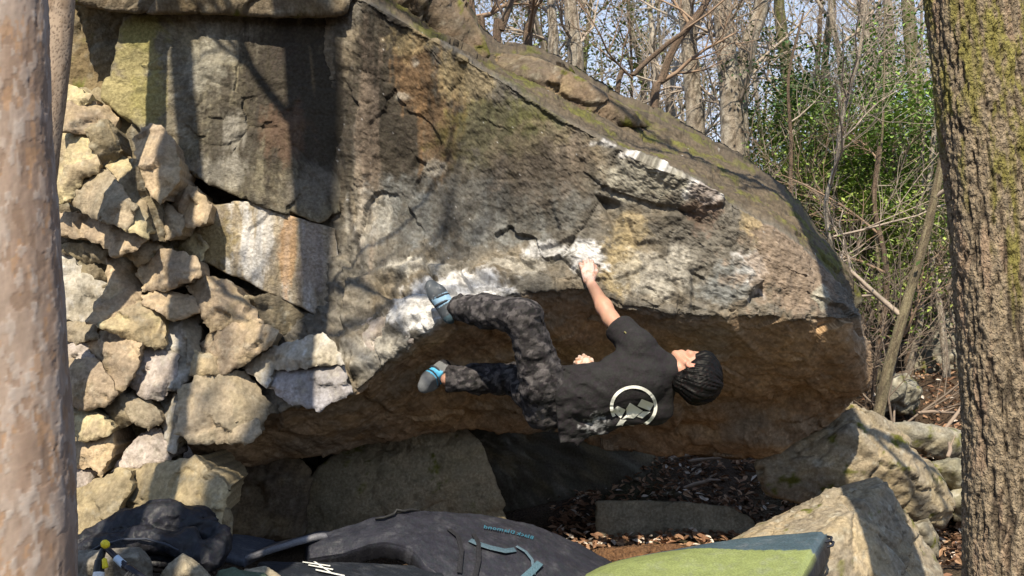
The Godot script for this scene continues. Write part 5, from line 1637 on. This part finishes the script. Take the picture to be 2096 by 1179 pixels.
	for k in 150:
		var t := rng.randf()
		var p := at(264, 1166, 3.69).lerp(at(306, 1192, 3.66), t) + Vector3(0, 0, rng.randf_range(-0.01, 0.012))
		bt.tube([p, p + Vector3(-0.012 + rng.randfn() * 0.003, -0.028, 0.01 + rng.randfn() * 0.003)], [0.0016, 0.0012], 4, [Color(0.48, 0.40, 0.30) * rng.randf_range(0.7, 1.2)])
	part("bristles", mesh_of(bt.v, bt.ix, bt.c), M.cloth, br)

func mesh_from(arr: Array) -> ArrayMesh:
	var m := ArrayMesh.new()
	m.add_surface_from_arrays(Mesh.PRIMITIVE_TRIANGLES, arr)
	return m

func lathe_between(parent: Node3D, called: String, a: Vector3, b: Vector3, prof: Array, col: Color) -> void:
	var tb := Tubes.new()
	var pts := []
	var rad := []
	for q in prof:
		pts.append(a.lerp(b, q[0]))
		rad.append(q[1])
	tb.tube(pts, rad, 18, [col])
	part(called, mesh_of(tb.v, tb.ix, tb.c), M.gloss, parent)

# ================================================================= figures: blended tapered capsules meshed as surface nets
# primitive: [a, b, radius at a, radius at b, flattening axis, flattening factor, carve]
func prim_d(q: Array, p: Vector3) -> float:
	var ab: Vector3 = q[1] - q[0]
	var l := ab.length_squared()
	var t := clampf((p - q[0]).dot(ab) / l, 0.0, 1.0) if l > 1e-9 else 0.0
	var r: Vector3 = p - q[0] - ab * t
	var f: float = q[5]
	if f != 1.0:
		var n: Vector3 = q[4]
		r += n * (r.dot(n) * (1.0 / f - 1.0))
		return (r.length() - lerpf(q[2], q[3], t)) * minf(f, 1.0)
	return r.length() - lerpf(q[2], q[3], t)

func field_at(prims: Array, k: float, p: Vector3) -> float:
	var d := 1.0
	for q in prims:
		var e := prim_d(q, p)
		d = -smin(-d, e, k * 0.5) if q[6] else smin(d, e, k)
	return d

func sdf_arrays(prims: Array, cell: float, k: float, relief: Callable, cuts: Array, paint: Callable) -> Array:
	var lo := Vector3.ONE * 1e9
	var hi := -lo
	for q in prims:
		if q[6]:
			continue
		var r: float = maxf(q[2], q[3]) * maxf(1.0, q[5]) + 0.03
		lo = lo.min(q[0] - Vector3.ONE * r).min(q[1] - Vector3.ONE * r)
		hi = hi.max(q[0] + Vector3.ONE * r).max(q[1] + Vector3.ONE * r)
	var nx := int((hi.x - lo.x) / cell) + 2
	var ny := int((hi.y - lo.y) / cell) + 2
	var nz := int((hi.z - lo.z) / cell) + 2
	var val := PackedFloat32Array()
	val.resize(nx * ny * nz)
	val.fill(1.0)
	for q in prims:
		var r: float = maxf(q[2], q[3]) * maxf(1.0, q[5]) + k + cell * 2.0
		var a: Vector3 = ((q[0].min(q[1]) - Vector3.ONE * r - lo) / cell).max(Vector3.ZERO)
		var b: Vector3 = (q[0].max(q[1]) + Vector3.ONE * r - lo) / cell
		var qa: Vector3 = q[0]
		var ab: Vector3 = q[1] - q[0]
		var il := 1.0 / maxf(ab.length_squared(), 1e-9)
		var ra: float = q[2]
		var dr: float = q[3] - q[2]
		var fl: float = q[5]
		var fn: Vector3 = q[4]
		var fm := minf(fl, 1.0)
		var fk := 1.0 / fl - 1.0
		var carve: bool = q[6]
		var reach := k + cell * 2.0
		var x0 := int(a.x)
		var x1 := mini(int(b.x) + 1, nx)
		for z in range(int(a.z), mini(int(b.z) + 1, nz)):
			for y in range(int(a.y), mini(int(b.y) + 1, ny)):
				var row := (z * ny + y) * nx
				var p0 := lo + Vector3(0, y, z) * cell - qa
				for x in range(x0, x1):
					var pp := p0 + Vector3(x * cell, 0, 0)
					var t := clampf(pp.dot(ab) * il, 0.0, 1.0)
					pp -= ab * t
					if fl != 1.0:
						pp += fn * (pp.dot(fn) * fk)
					var e := (pp.length() - ra - dr * t) * fm
					if e < reach:
						if carve:
							val[row + x] = -smin(-val[row + x], e, k * 0.5)
						else:
							var w := val[row + x]
							val[row + x] = e if w > e + k else smin(w, e, k)
	var band_w := cell * 2.2 + 0.02
	for z in nz:
		for y in ny:
			var row := (z * ny + y) * nx
			for x in nx:
				var w := val[row + x]
				if w < band_w and w > -band_w:
					var p := lo + Vector3(x, y, z) * cell
					w -= relief.call(p)
					for c in cuts:
						if c.size() < 3 or p.distance_to(c[2]) < c[3]:
							w = maxf(w, c[0].dot(p) - c[1])
					val[row + x] = w
				elif w <= 0.0 and cuts.size():
					var p := lo + Vector3(x, y, z) * cell
					for c in cuts:
						if c.size() < 3 or p.distance_to(c[2]) < c[3]:
							w = maxf(w, c[0].dot(p) - c[1])
					val[row + x] = w
	# surface nets
	var v := PackedVector3Array()
	var col := PackedColorArray()
	var ix := PackedInt32Array()
	var id := PackedInt32Array()
	id.resize(nx * ny * nz)
	id.fill(-1)
	var sy := nx
	var sz := nx * ny
	var offs := [0, 1, sy, sy + 1, sz, sz + 1, sz + sy, sz + sy + 1]
	var edges := [[0, 1], [2, 3], [4, 5], [6, 7], [0, 2], [1, 3], [4, 6], [5, 7], [0, 4], [1, 5], [2, 6], [3, 7]]
	for z in nz - 1:
		for y in ny - 1:
			for x in nx - 1:
				var o := z * sz + y * sy + x
				var w0 := val[o]
				if w0 > 3.0 * cell or w0 < -3.0 * cell:
					continue
				var m := 0
				for c in 8:
					if val[o + offs[c]] < 0.0:
						m |= 1 << c
				if m == 0 or m == 255:
					continue
				var s := Vector3.ZERO
				var n := 0
				for e in edges:
					var a: int = e[0]
					var b: int = e[1]
					if ((m >> a) & 1) != ((m >> b) & 1):
						var va := val[o + offs[a]]
						var t := va / (va - val[o + offs[b]])
						var pa := Vector3(a & 1, (a >> 1) & 1, a >> 2)
						s += pa.lerp(Vector3(b & 1, (b >> 1) & 1, b >> 2), t)
						n += 1
				id[o] = v.size()
				var p := lo + (Vector3(x, y, z) + s / n) * cell
				v.append(p)
				col.append(paint.call(p))
	for z in range(1, nz - 1):
		for y in range(1, ny - 1):
			for x in range(1, nx - 1):
				var o := z * sz + y * sy + x
				if id[o] < 0:
					continue
				var inside := val[o] < 0.0
				for ax in [[1, sy, sz], [sy, sz, 1], [sz, 1, sy]]:
					if (val[o + ax[0]] < 0.0) != inside:
						var a := id[o]
						var b := id[o - ax[1]]
						var c := id[o - ax[1] - ax[2]]
						var d := id[o - ax[2]]
						if a < 0 or b < 0 or c < 0 or d < 0:
							continue
						if inside:
							ix.append_array([a, c, b, a, d, c])
						else:
							ix.append_array([a, b, c, a, c, d])
	return arrays_of(v, ix, col)

func joined(list: Array) -> ArrayMesh:
	var v := PackedVector3Array()
	var c := PackedColorArray()
	var ix := PackedInt32Array()
	for a in list:
		var base := v.size()
		v.append_array(a[Mesh.ARRAY_VERTEX])
		c.append_array(a[Mesh.ARRAY_COLOR])
		for i in a[Mesh.ARRAY_INDEX]:
			ix.append(i + base)
	return mesh_of(v, ix, c)

func hand_prims(wrist: Vector3, dir: Vector3, back: Vector3, thumb: Vector3, curl: Array, width := 1.0) -> Array:
	dir = dir.normalized()
	back = (back - dir * back.dot(dir)).normalized()
	thumb = (thumb - dir * thumb.dot(dir) - back * thumb.dot(back)).normalized()
	var out := []
	for q in [[0.030, 0.020], [0.010, 0.021], [-0.010, 0.020], [-0.029, 0.017]]:
		out.append([wrist + thumb * q[0] * 0.5 * width, wrist + dir * 0.086 + thumb * q[0] * width, 0.019, 0.0125, Vector3.ZERO, 1.0, false])
	var lens := [0.072, 0.080, 0.075, 0.058]
	for f in 4:
		var p: Vector3 = wrist + dir * (0.090 - 0.006 * absf(f - 1.2)) + thumb * (0.031 - 0.0205 * f) * width + back * 0.003
		var ang := 0.0
		var share := [0.45, 0.30, 0.25]
		for k in 3:
			ang += curl[k]
			var d := dir * cos(ang) - back * sin(ang) + thumb * (0.10 - 0.07 * f)
			var n: Vector3 = p + d.normalized() * lens[f] * share[k]
			out.append([p, n, 0.0098 - 0.0009 * k, 0.0090 - 0.0009 * k, Vector3.ZERO, 1.0, false])
			p = n
	var t0 := wrist + dir * 0.022 + thumb * 0.026 * width - back * 0.006
	var t1 := t0 + dir * 0.036 + thumb * 0.022 - back * 0.012
	var t2 := t1 + dir * 0.034 + thumb * 0.002 - back * 0.014
	var t3 := t2 + dir * 0.024 - thumb * 0.010 - back * 0.012
	out.append([t0, t1, 0.017, 0.0125, Vector3.ZERO, 1.0, false])
	out.append([t1, t2, 0.0115, 0.0105, Vector3.ZERO, 1.0, false])
	out.append([t2, t3, 0.0105, 0.0085, Vector3.ZERO, 1.0, false])
	return out

func limb(a: Vector3, b: Vector3, ra: float, rb: float) -> Array:
	return [a, b, ra, rb, Vector3.ZERO, 1.0, false]

func climber() -> void:
	var none := func(_p): return 0.0
	var wr_l := at(1206, 574, 5.03)
	var el_l := at(1250, 652, 4.88)
	var sh_l := at(1306, 712, 4.73)
	var sh_r := at(1342, 832, 4.80)
	var el_r := at(1285, 825, 5.06)
	var wr_r := at(1208, 754, 5.20)
	var neck := at(1366, 758, 4.75)
	var chest := at(1305, 778, 4.72)
	var waist := at(1215, 802, 4.72)
	var pelvis := at(1128, 808, 4.78)
	var hip_l := at(1112, 782, 4.72)
	var hip_r := at(1118, 836, 4.84)
	var kn_l := at(1072, 648, 4.62)
	var an_l := at(932, 628, 4.90)
	var kn_r := at(1062, 776, 5.16)
	var an_r := at(914, 776, 5.12)
	var root := thing("person", "climber in black emblem t-shirt and dark camouflage trousers hanging under the lip", "person", at(1200, 860, 4.8))
	# -------- body
	var lat := (sh_l - sh_r).normalized()
	var along := (neck - pelvis).normalized()
	var backn := along.cross(lat).normalized()
	if backn.z < 0.0:
		backn = -backn
	var skin := func(p):
		var n := fine.get_noise_3dv(p * 22.0)
		var red := fb.get_noise_3dv(p * 12.0)
		var col := Color(0.36, 0.205, 0.14).lerp(Color(0.40, 0.215, 0.155), smoothstep(-0.2, 0.4, red))
		# chalk dust on the hands
		var dust: float = maxf(smoothstep(0.16, 0.06, p.distance_to(wr_l + Vector3(-0.01, 0.09, -0.02))), smoothstep(0.16, 0.08, p.distance_to(wr_r + Vector3(-0.04, 0.04, -0.04))))
		return col.lerp(Color(0.60, 0.50, 0.46), dust * smoothstep(-0.3, 0.3, n + 0.12) * 0.6) * (1.0 + n * 0.10)
	var body := [
		limb(sh_l, el_l, 0.052, 0.041), limb(el_l, el_l.lerp(wr_l, 0.30), 0.040, 0.043), limb(el_l.lerp(wr_l, 0.30), wr_l, 0.042, 0.026),
		limb(sh_r, el_r, 0.050, 0.040), limb(el_r, wr_r, 0.041, 0.027),
		limb(neck, at(1398, 755, 4.74), 0.056, 0.052), [pelvis, waist, 0.115, 0.105, backn, 0.7, false], [waist, chest, 0.11, 0.125, backn, 0.75, false], limb(sh_l, sh_r, 0.06, 0.06),
		limb(hip_l, kn_l, 0.075, 0.056), limb(kn_l, an_l, 0.055, 0.036), limb(hip_r, kn_r, 0.075, 0.056), limb(kn_r, an_r, 0.055, 0.036),
	]
	var arrays := [sdf_arrays(body, 0.012, 0.03, none, [], skin)]
	arrays.append(sdf_arrays(hand_prims(wr_l, at(1200, 535, 5.07) - wr_l, Vector3(0.0, 0.25, 1.0), Vector3(1, 0.1, 0.1), [0.25, 0.75, 0.7]), 0.0036, 0.007, none, [], skin))
	arrays.append(sdf_arrays(hand_prims(wr_r, at(1176, 724, 5.30) - wr_r, Vector3(-0.2, 0.6, 0.8), Vector3(1, 0.9, 0.0), [0.4, 0.8, 0.6]), 0.0036, 0.007, none, [], skin))
	# -------- head
	var up: Vector3 = (at(1500, 612, 4.7) - at(1403, 588, 4.7)).normalized()
	var fwd: Vector3 = Vector3(0.22, 0.90, -0.42)
	fwd = (fwd - up * fwd.dot(up)).normalized()
	var side := fwd.cross(up).normalized()
	var hc := at(1415, 757, 4.73)
	var H := func(s: float, u: float, f: float) -> Vector3: return hc + side * s + up * u + fwd * f
	var hp := [
		[H.call(0, 0.030, -0.022), H.call(0, 0.034, 0.018), 0.088, 0.084, side, 0.86, false],
		[H.call(0, -0.012, 0.032), H.call(0, -0.060, 0.042), 0.060, 0.046, side, 0.95, false],
		[H.call(0, -0.094, 0.066), H.call(0, -0.088, 0.056), 0.020, 0.024, side, 1.0, false],
		limb(H.call(-0.050, -0.048, 0.008), H.call(-0.014, -0.092, 0.058), 0.020, 0.018), limb(H.call(0.050, -0.048, 0.008), H.call(0.014, -0.092, 0.058), 0.020, 0.018),
		limb(H.call(0, 0.002, 0.086), H.call(0, -0.030, 0.099), 0.007, 0.010), limb(H.call(-0.010, -0.034, 0.088), H.call(0.010, -0.034, 0.088), 0.009, 0.009),
		limb(H.call(-0.034, 0.016, 0.078), H.call(0.034, 0.016, 0.078), 0.014, 0.014), limb(H.call(-0.044, -0.024, 0.062), H.call(-0.030, -0.030, 0.070), 0.022, 0.020), limb(H.call(0.044, -0.024, 0.062), H.call(0.030, -0.030, 0.070), 0.022, 0.020),
		limb(H.call(-0.018, -0.060, 0.081), H.call(0.018, -0.060, 0.081), 0.008, 0.008), limb(H.call(-0.014, -0.071, 0.080), H.call(0.014, -0.071, 0.080), 0.009, 0.009),
		[H.call(-0.032, -0.004, 0.098), H.call(-0.032, -0.004, 0.099), 0.009, 0.009, side, 1.0, true], [H.call(0.032, -0.004, 0.098), H.call(0.032, -0.004, 0.099), 0.009, 0.009, side, 1.0, true],
		limb(H.call(-0.032, -0.004, 0.078), H.call(-0.031, -0.004, 0.078), 0.0125, 0.0125), limb(H.call(0.032, -0.004, 0.078), H.call(0.031, -0.004, 0.078), 0.0125, 0.0125),
		limb(neck, H.call(0, -0.06, -0.015), 0.056, 0.052),
	]
	for sgn in [-1.0, 1.0]:
		for k in 6:
			var a0: float = -0.6 + k * 0.75
			var a1: float = -0.6 + (k + 1) * 0.75
			hp.append(limb(H.call(sgn * 0.077, -0.018 + 0.024 * cos(a0), -0.010 - 0.014 * sin(a0)), H.call(sgn * 0.077, -0.018 + 0.024 * cos(a1), -0.010 - 0.014 * sin(a1)), 0.0055, 0.0055))
		hp.append(limb(H.call(sgn * 0.074, -0.012, -0.008), H.call(sgn * 0.074, -0.036, -0.004), 0.009, 0.007))
	arrays.append(sdf_arrays(hp, 0.0048, 0.012, none, [], func(p):
		var r: Vector3 = p - hc
		var lips := smoothstep(0.016, 0.008, absf(r.dot(up) + 0.065)) * smoothstep(0.070, 0.080, r.dot(fwd)) * smoothstep(0.024, 0.018, absf(r.dot(side)))
		var ear := smoothstep(0.072, 0.080, absf(r.dot(side)))
		var brow := smoothstep(0.009, 0.004, absf(r.dot(up) - 0.022)) * smoothstep(0.07, 0.08, r.dot(fwd))
		var c: Color = skin.call(p)
		return c.lerp(Color(0.42, 0.14, 0.12), lips * 0.6).lerp(Color(0.55, 0.22, 0.17), ear * 0.5).lerp(Color(0.02, 0.015, 0.012), brow * 0.8)))
	part("body", joined(arrays), M.skin, root)
	# -------- hair
	var hair := [
		[H.call(0, 0.056, -0.052), H.call(0, 0.056, 0.008), 0.112, 0.100, side, 0.92, false],
		[H.call(0, 0.030, -0.085), H.call(0, -0.034, -0.076), 0.092, 0.060, side, 0.95, false],
		[H.call(-0.058, 0.050, 0.00), H.call(-0.072, 0.008, -0.016), 0.034, 0.018, side, 1.0, false], [H.call(0.058, 0.050, 0.00), H.call(0.072, 0.0, -0.010), 0.034, 0.018, side, 1.0, false],
		[H.call(-0.066, 0.030, -0.040), H.call(-0.066, -0.028, -0.050), 0.030, 0.018, side, 1.0, false],
		[H.call(-0.050, 0.062, 0.058), H.call(0.050, 0.062, 0.058), 0.034, 0.034, side, 1.0, false],
		[H.call(-0.044, 0.040, 0.082), H.call(0.044, 0.040, 0.082), 0.014, 0.014, side, 1.0, false],
	]
	var crown: Vector3 = H.call(0.0, 0.13, -0.05)
	var strands := func(p):
		# locks run down from the crown: noise stretched along that direction
		var r: Vector3 = p - crown
		var ang := atan2(r.dot(side), r.dot(fwd))
		var lenr := r.length()
		return fb.get_noise_3d(ang * 6.0, lenr * 9.0, 0.0) * 0.010 + ridged.get_noise_3d(ang * 9.0, lenr * 6.0, 4.0) * 0.003 + fine.get_noise_3d(ang * 26.0, lenr * 8.0, 9.0) * 0.003
	var o := part("hair", mesh_from(sdf_arrays(hair, 0.0054, 0.022, strands, [], func(p):
		return Color(0.007, 0.0065, 0.0065) * (1.0 + 0.5 * fine.get_noise_3dv(p * 40.0)))), M.hair, root)
	o.set_meta("label", "thick straight black hair")
	# -------- t-shirt
	var hem_n := (at(1110, 850, 4.7) - at(1230, 835, 4.7)).normalized()
	var hem := [[hem_n, hem_n.dot(at(1138, 840, 4.7))]]
	var slv_l := sh_l.lerp(el_l, 0.66)
	var shirt := [
		[at(1120, 812, 4.76), waist, 0.142, 0.136, backn, 0.80, false], [waist, chest, 0.138, 0.150, backn, 0.78, false],
		limb(sh_l, sh_r, 0.082, 0.082), limb(chest, neck, 0.12, 0.075), limb(sh_l, neck, 0.076, 0.066), limb(sh_r, neck, 0.076, 0.066),
		limb(sh_l, slv_l, 0.082, 0.079), limb(sh_r, sh_r.lerp(el_r, 0.6), 0.080, 0.078),
		[at(1262, 752, 4.72), at(1300, 735, 4.72), 0.07, 0.08, backn, 0.9, false],
		[at(1120, 858, 4.74), at(1240, 846, 4.74), 0.105, 0.080, backn, 0.55, false], [at(1250, 852, 4.74), at(1335, 838, 4.76), 0.055, 0.065, backn, 0.8, false],
		[at(1120, 894, 4.73), at(1215, 876, 4.73), 0.062, 0.042, backn, 0.5, false],
	]
	var sleeve_dir := (el_l - sh_l).normalized()
	var fold := func(p):
		var l: float = (p - pelvis).dot(along)
		var s: float = (p - pelvis).dot(lat)
		var amount := 0.5 + 0.9 * smoothstep(0.35, 0.05, l)
		var w := ridged.get_noise_3d((s + l * 0.55) * 9.0 + fb.get_noise_3dv(p * 4.0) * 0.6, l * 2.6, 2.0)
		return (w * 0.013 + fb.get_noise_3d(l * 9.0, s * 12.0, 1.0) * 0.007) * amount + fine.get_noise_3dv(p * 18.0) * 0.001
	var sarr := sdf_arrays(shirt, 0.0095, 0.035, fold, hem + [[sleeve_dir, sleeve_dir.dot(slv_l + sleeve_dir * 0.012), slv_l, 0.16]], func(p):
		var c := Color(0.021, 0.0195, 0.021) * (1.0 + 0.25 * fine.get_noise_3dv(p * 16.0))
		var e: float = p.distance_to(at(1222, 878, 4.66)) / 0.09
		var dust := smoothstep(0.25, 0.7, 1.0 - e + fine.get_noise_3dv(p * 26.0) * 1.1)
		var haze := smoothstep(0.2, 0.6, fine.get_noise_3dv(p * 6.0) + fine.get_noise_3dv(p * 25.0) * 0.5)
		return c.lerp(Color(0.05, 0.048, 0.052), haze * 0.4).lerp(Color(0.42, 0.42, 0.43), dust * 0.7))
	var tee := part("t_shirt", mesh_from(sarr), M.cloth, root)
	# emblem: ring and slanting bars laid on the cloth
	var tris: PackedVector3Array = sarr[Mesh.ARRAY_VERTEX]
	var em := PackedVector3Array()
	var ei := PackedInt32Array()
	var put := func(a: Vector2) -> int:
		em.append(Vector3(a.x, a.y, 0))
		return em.size() - 1
	var ring_n := 64
	for k in ring_n:
		var a0 := TAU * k / ring_n
		var a1 := TAU * (k + 1) / ring_n
		var deg := rad_to_deg(a0)
		if deg > 205.0 and deg < 226.0:
			continue
		var s: Array = []
		for q in [[a0, 43.0], [a0, 50.0], [a1, 50.0], [a1, 43.0]]:
			s.append(put.call(Vector2(1297.0 + cos(q[0]) * q[1] * 0.97, 833.0 - sin(q[0]) * q[1] * 0.88)))
		ei.append_array([s[0], s[1], s[2], s[0], s[2], s[3]])
	for q in [[[1253.1, 840.9], [1264.1, 831.0], [1280.6, 838.7], [1270.7, 856.3]], [[1281.7, 836.5], [1289.4, 824.4], [1315.8, 840.9], [1297.1, 856.3], [1282.8, 855.2], [1272.9, 858.5], [1282.8, 848.6]], [[1304.8, 831.0], [1313.6, 816.7], [1338.9, 826.6], [1330.1, 840.9]], [[1260.8, 871.7], [1269.6, 858.5], [1282.8, 859.6], [1272.9, 869.5]], [[1303.7, 853.0], [1315.8, 842.0], [1331.2, 843.1], [1314.7, 856.3]]]:
		var poly := PackedVector2Array()
		for w in q:
			poly.append(Vector2(w[0], w[1]))
		var tri := Geometry2D.triangulate_polygon(poly)
		# split each triangle so that it bends with the cloth
		for t in range(0, tri.size(), 3):
			var c3 := [poly[tri[t]], poly[tri[t + 1]], poly[tri[t + 2]]]
			var n := 4
			var idx := {}
			for i in n + 1:
				for j in n + 1 - i:
					idx[Vector2i(i, j)] = put.call(c3[0] + (c3[1] - c3[0]) * (float(i) / n) + (c3[2] - c3[0]) * (float(j) / n))
			for i in n:
				for j in n - i:
					ei.append_array([idx[Vector2i(i, j)], idx[Vector2i(i + 1, j)], idx[Vector2i(i, j + 1)]])
					if i + j < n - 1:
						ei.append_array([idx[Vector2i(i + 1, j)], idx[Vector2i(i + 1, j + 1)], idx[Vector2i(i, j + 1)]])
	var ev := PackedVector3Array()
	for p in em:
		var from := at(p.x, p.y, 4.3)
		var dir := -backn * 0.0 + (at(p.x, p.y, 5.0) - from).normalized()
		var q := from
		for step in 60:
			var f: float = field_at(shirt, 0.035, q) - fold.call(q)
			q += dir * maxf(f, 0.001) * 0.8
			if f < 0.0008:
				break
		ev.append(q - dir * 0.005)
	part("emblem", mesh_of(ev, ei), M.print, tee)
	tbox("sleeve_tag", tee, at(1280, 681, 4.70), 0.010)
	# -------- trousers
	var cuff_l := an_l.lerp(kn_l, 0.04)
	var cuff_r := an_r.lerp(kn_r, 0.03)
	var tr := [
		[hip_l, hip_r, 0.118, 0.112, backn, 0.85, false], [pelvis, at(1165, 808, 4.76), 0.125, 0.125, backn, 0.85, false],
		limb(hip_l, kn_l, 0.108, 0.086), limb(kn_l, kn_l.lerp(an_l, 0.55), 0.086, 0.083), limb(kn_l.lerp(an_l, 0.55), cuff_l, 0.083, 0.066),
		limb(hip_r, kn_r, 0.106, 0.086), limb(kn_r, kn_r.lerp(an_r, 0.55), 0.084, 0.080), limb(kn_r.lerp(an_r, 0.55), cuff_r, 0.080, 0.068),
	]
	var shin := (an_l - kn_l).normalized()
	var shin_r := (an_r - kn_r).normalized()
	var crumple := func(p):
		var l: float = (p - kn_l).dot(shin)
		var w := ridged.get_noise_3d(p.x * 7.0 + p.y * 6.0 + fb.get_noise_3dv(p * 4.0) * 0.7, p.y * 6.0 - p.x * 3.5, p.z * 5.0) * 0.014 + fb.get_noise_3dv(p * 7.0) * 0.007
		return w + fine.get_noise_3dv(p * 20.0) * 0.001 + 0.010 * sin(l * 75.0 + fb.get_noise_3dv(p * 8.0) * 5.0) * smoothstep(0.10, 0.02, p.distance_to(cuff_l))
	part("trousers", mesh_from(sdf_arrays(tr, 0.009, 0.035, crumple, [[shin, shin.dot(cuff_l + shin * 0.02), cuff_l, 0.14], [shin_r, shin_r.dot(cuff_r + shin_r * 0.02), cuff_r, 0.14]], func(p):
		var w: Vector3 = p * Vector3(16.0, 24.0, 18.0)
		var a := fb.get_noise_3dv(w * 0.8)
		var b := fb.get_noise_3dv(w * 0.8 + Vector3(30, 4, 0))
		var c := Color(0.046, 0.042, 0.044)
		if a > 0.10:
			c = Color(0.020, 0.018, 0.020)
		if b > 0.16:
			c = Color(0.105, 0.096, 0.097)
		if b < -0.36:
			c = Color(0.009, 0.0085, 0.0095)
		return c * (1.0 + 0.3 * fine.get_noise_3dv(p * 30.0)))), M.cloth, root)
	# -------- climbing shoes
	shoe(root, at(880, 576, 4.90), at(921, 646, 4.90), an_l, Vector3(-0.70, -0.40, -0.60), Color(0.050, 0.058, 0.068), Color(0.045, 0.075, 0.095), Color(0.22, 0.36, 0.50), "dark slate climbing shoe set on the ledge")
	shoe(root, at(880, 780, 5.12), at(908, 752, 5.19), an_r, Vector3(-0.35, 0.2, -0.9), Color(0.13, 0.135, 0.14), Color(0.02, 0.02, 0.022), Color(0.10, 0.42, 0.66), "light blue climbing shoe with grey rubber toe")

func tbox(called: String, parent: Node3D, p: Vector3, s: float) -> void:
	var tb := Tubes.new()
	tb.tube([p + Vector3(-s * 0.6, s * 0.5, 0), p + Vector3(s * 0.6, -s * 0.5, 0.002)], [s * 0.45, s * 0.45], 4, [Color(0.25, 0.23, 0.10)])
	part(called, mesh_of(tb.v, tb.ix, tb.c), M.cloth, parent)

func shoe(root: Node3D, toe: Vector3, heel: Vector3, ankle: Vector3, sole: Vector3, upper: Color, rubber: Color, accent: Color, label: String) -> void:
	var dir := (toe - heel).normalized()
	sole = (sole - dir * sole.dot(dir)).normalized()
	var wide := dir.cross(sole).normalized()
	var l := heel.distance_to(toe)
	var tip := heel + dir * maxf(l, 0.20)
	var pr := [
		[heel, heel.lerp(tip, 0.62), 0.046, 0.055, sole, 0.9, false], [heel.lerp(tip, 0.62), tip - dir * 0.03 + sole * 0.006, 0.055, 0.040, sole, 0.72, false],
		limb(heel.lerp(tip, 0.12), ankle.lerp(heel, 0.45), 0.038, 0.042), limb(heel.lerp(tip, 0.4) - sole * 0.012, ankle.lerp(heel, 0.35), 0.040, 0.038),
	]
	var top := ankle.lerp(heel, 0.25)
	var axis := (ankle - heel.lerp(tip, 0.25)).normalized()
	var o := part("climbing_shoe", mesh_from(sdf_arrays(pr, 0.0055, 0.02, func(p): return fine.get_noise_3dv(p * 25.0) * 0.0012, [[axis, axis.dot(top)]], func(p):
		var t: float = (p - heel).dot(dir) / heel.distance_to(tip)
		var s: float = (p - heel).dot(sole)
		var n := fine.get_noise_3dv(p * 22.0)
		var c := upper
		if s > 0.018 or t < 0.02:
			c = rubber
		if t > 0.30 and t < 0.56 and s < 0.012:
			c = accent
		return c.lerp(Color(0.40, 0.40, 0.42), smoothstep(0.25, 0.6, n) * 0.25) * (1.0 + n * 0.2))), M.rubber, root)
	o.set_meta("label", label)
	for k in 2:
		var c := heel.lerp(tip, 0.34 + 0.17 * k)
		var pts := []
		var rad := []
		for i in 9:
			var a := -1.9 + 3.8 * i / 8.0
			pts.append(c + wide * sin(a) * 0.054 - sole * cos(a) * 0.050 + dir * 0.008 * sin(a))
			rad.append(0.007)
		var tb := Tubes.new()
		tb.tube(pts, rad, 6, [Color(0.03, 0.034, 0.04)])
		part("strap", mesh_of(tb.v, tb.ix, tb.c), M.rubber, o)
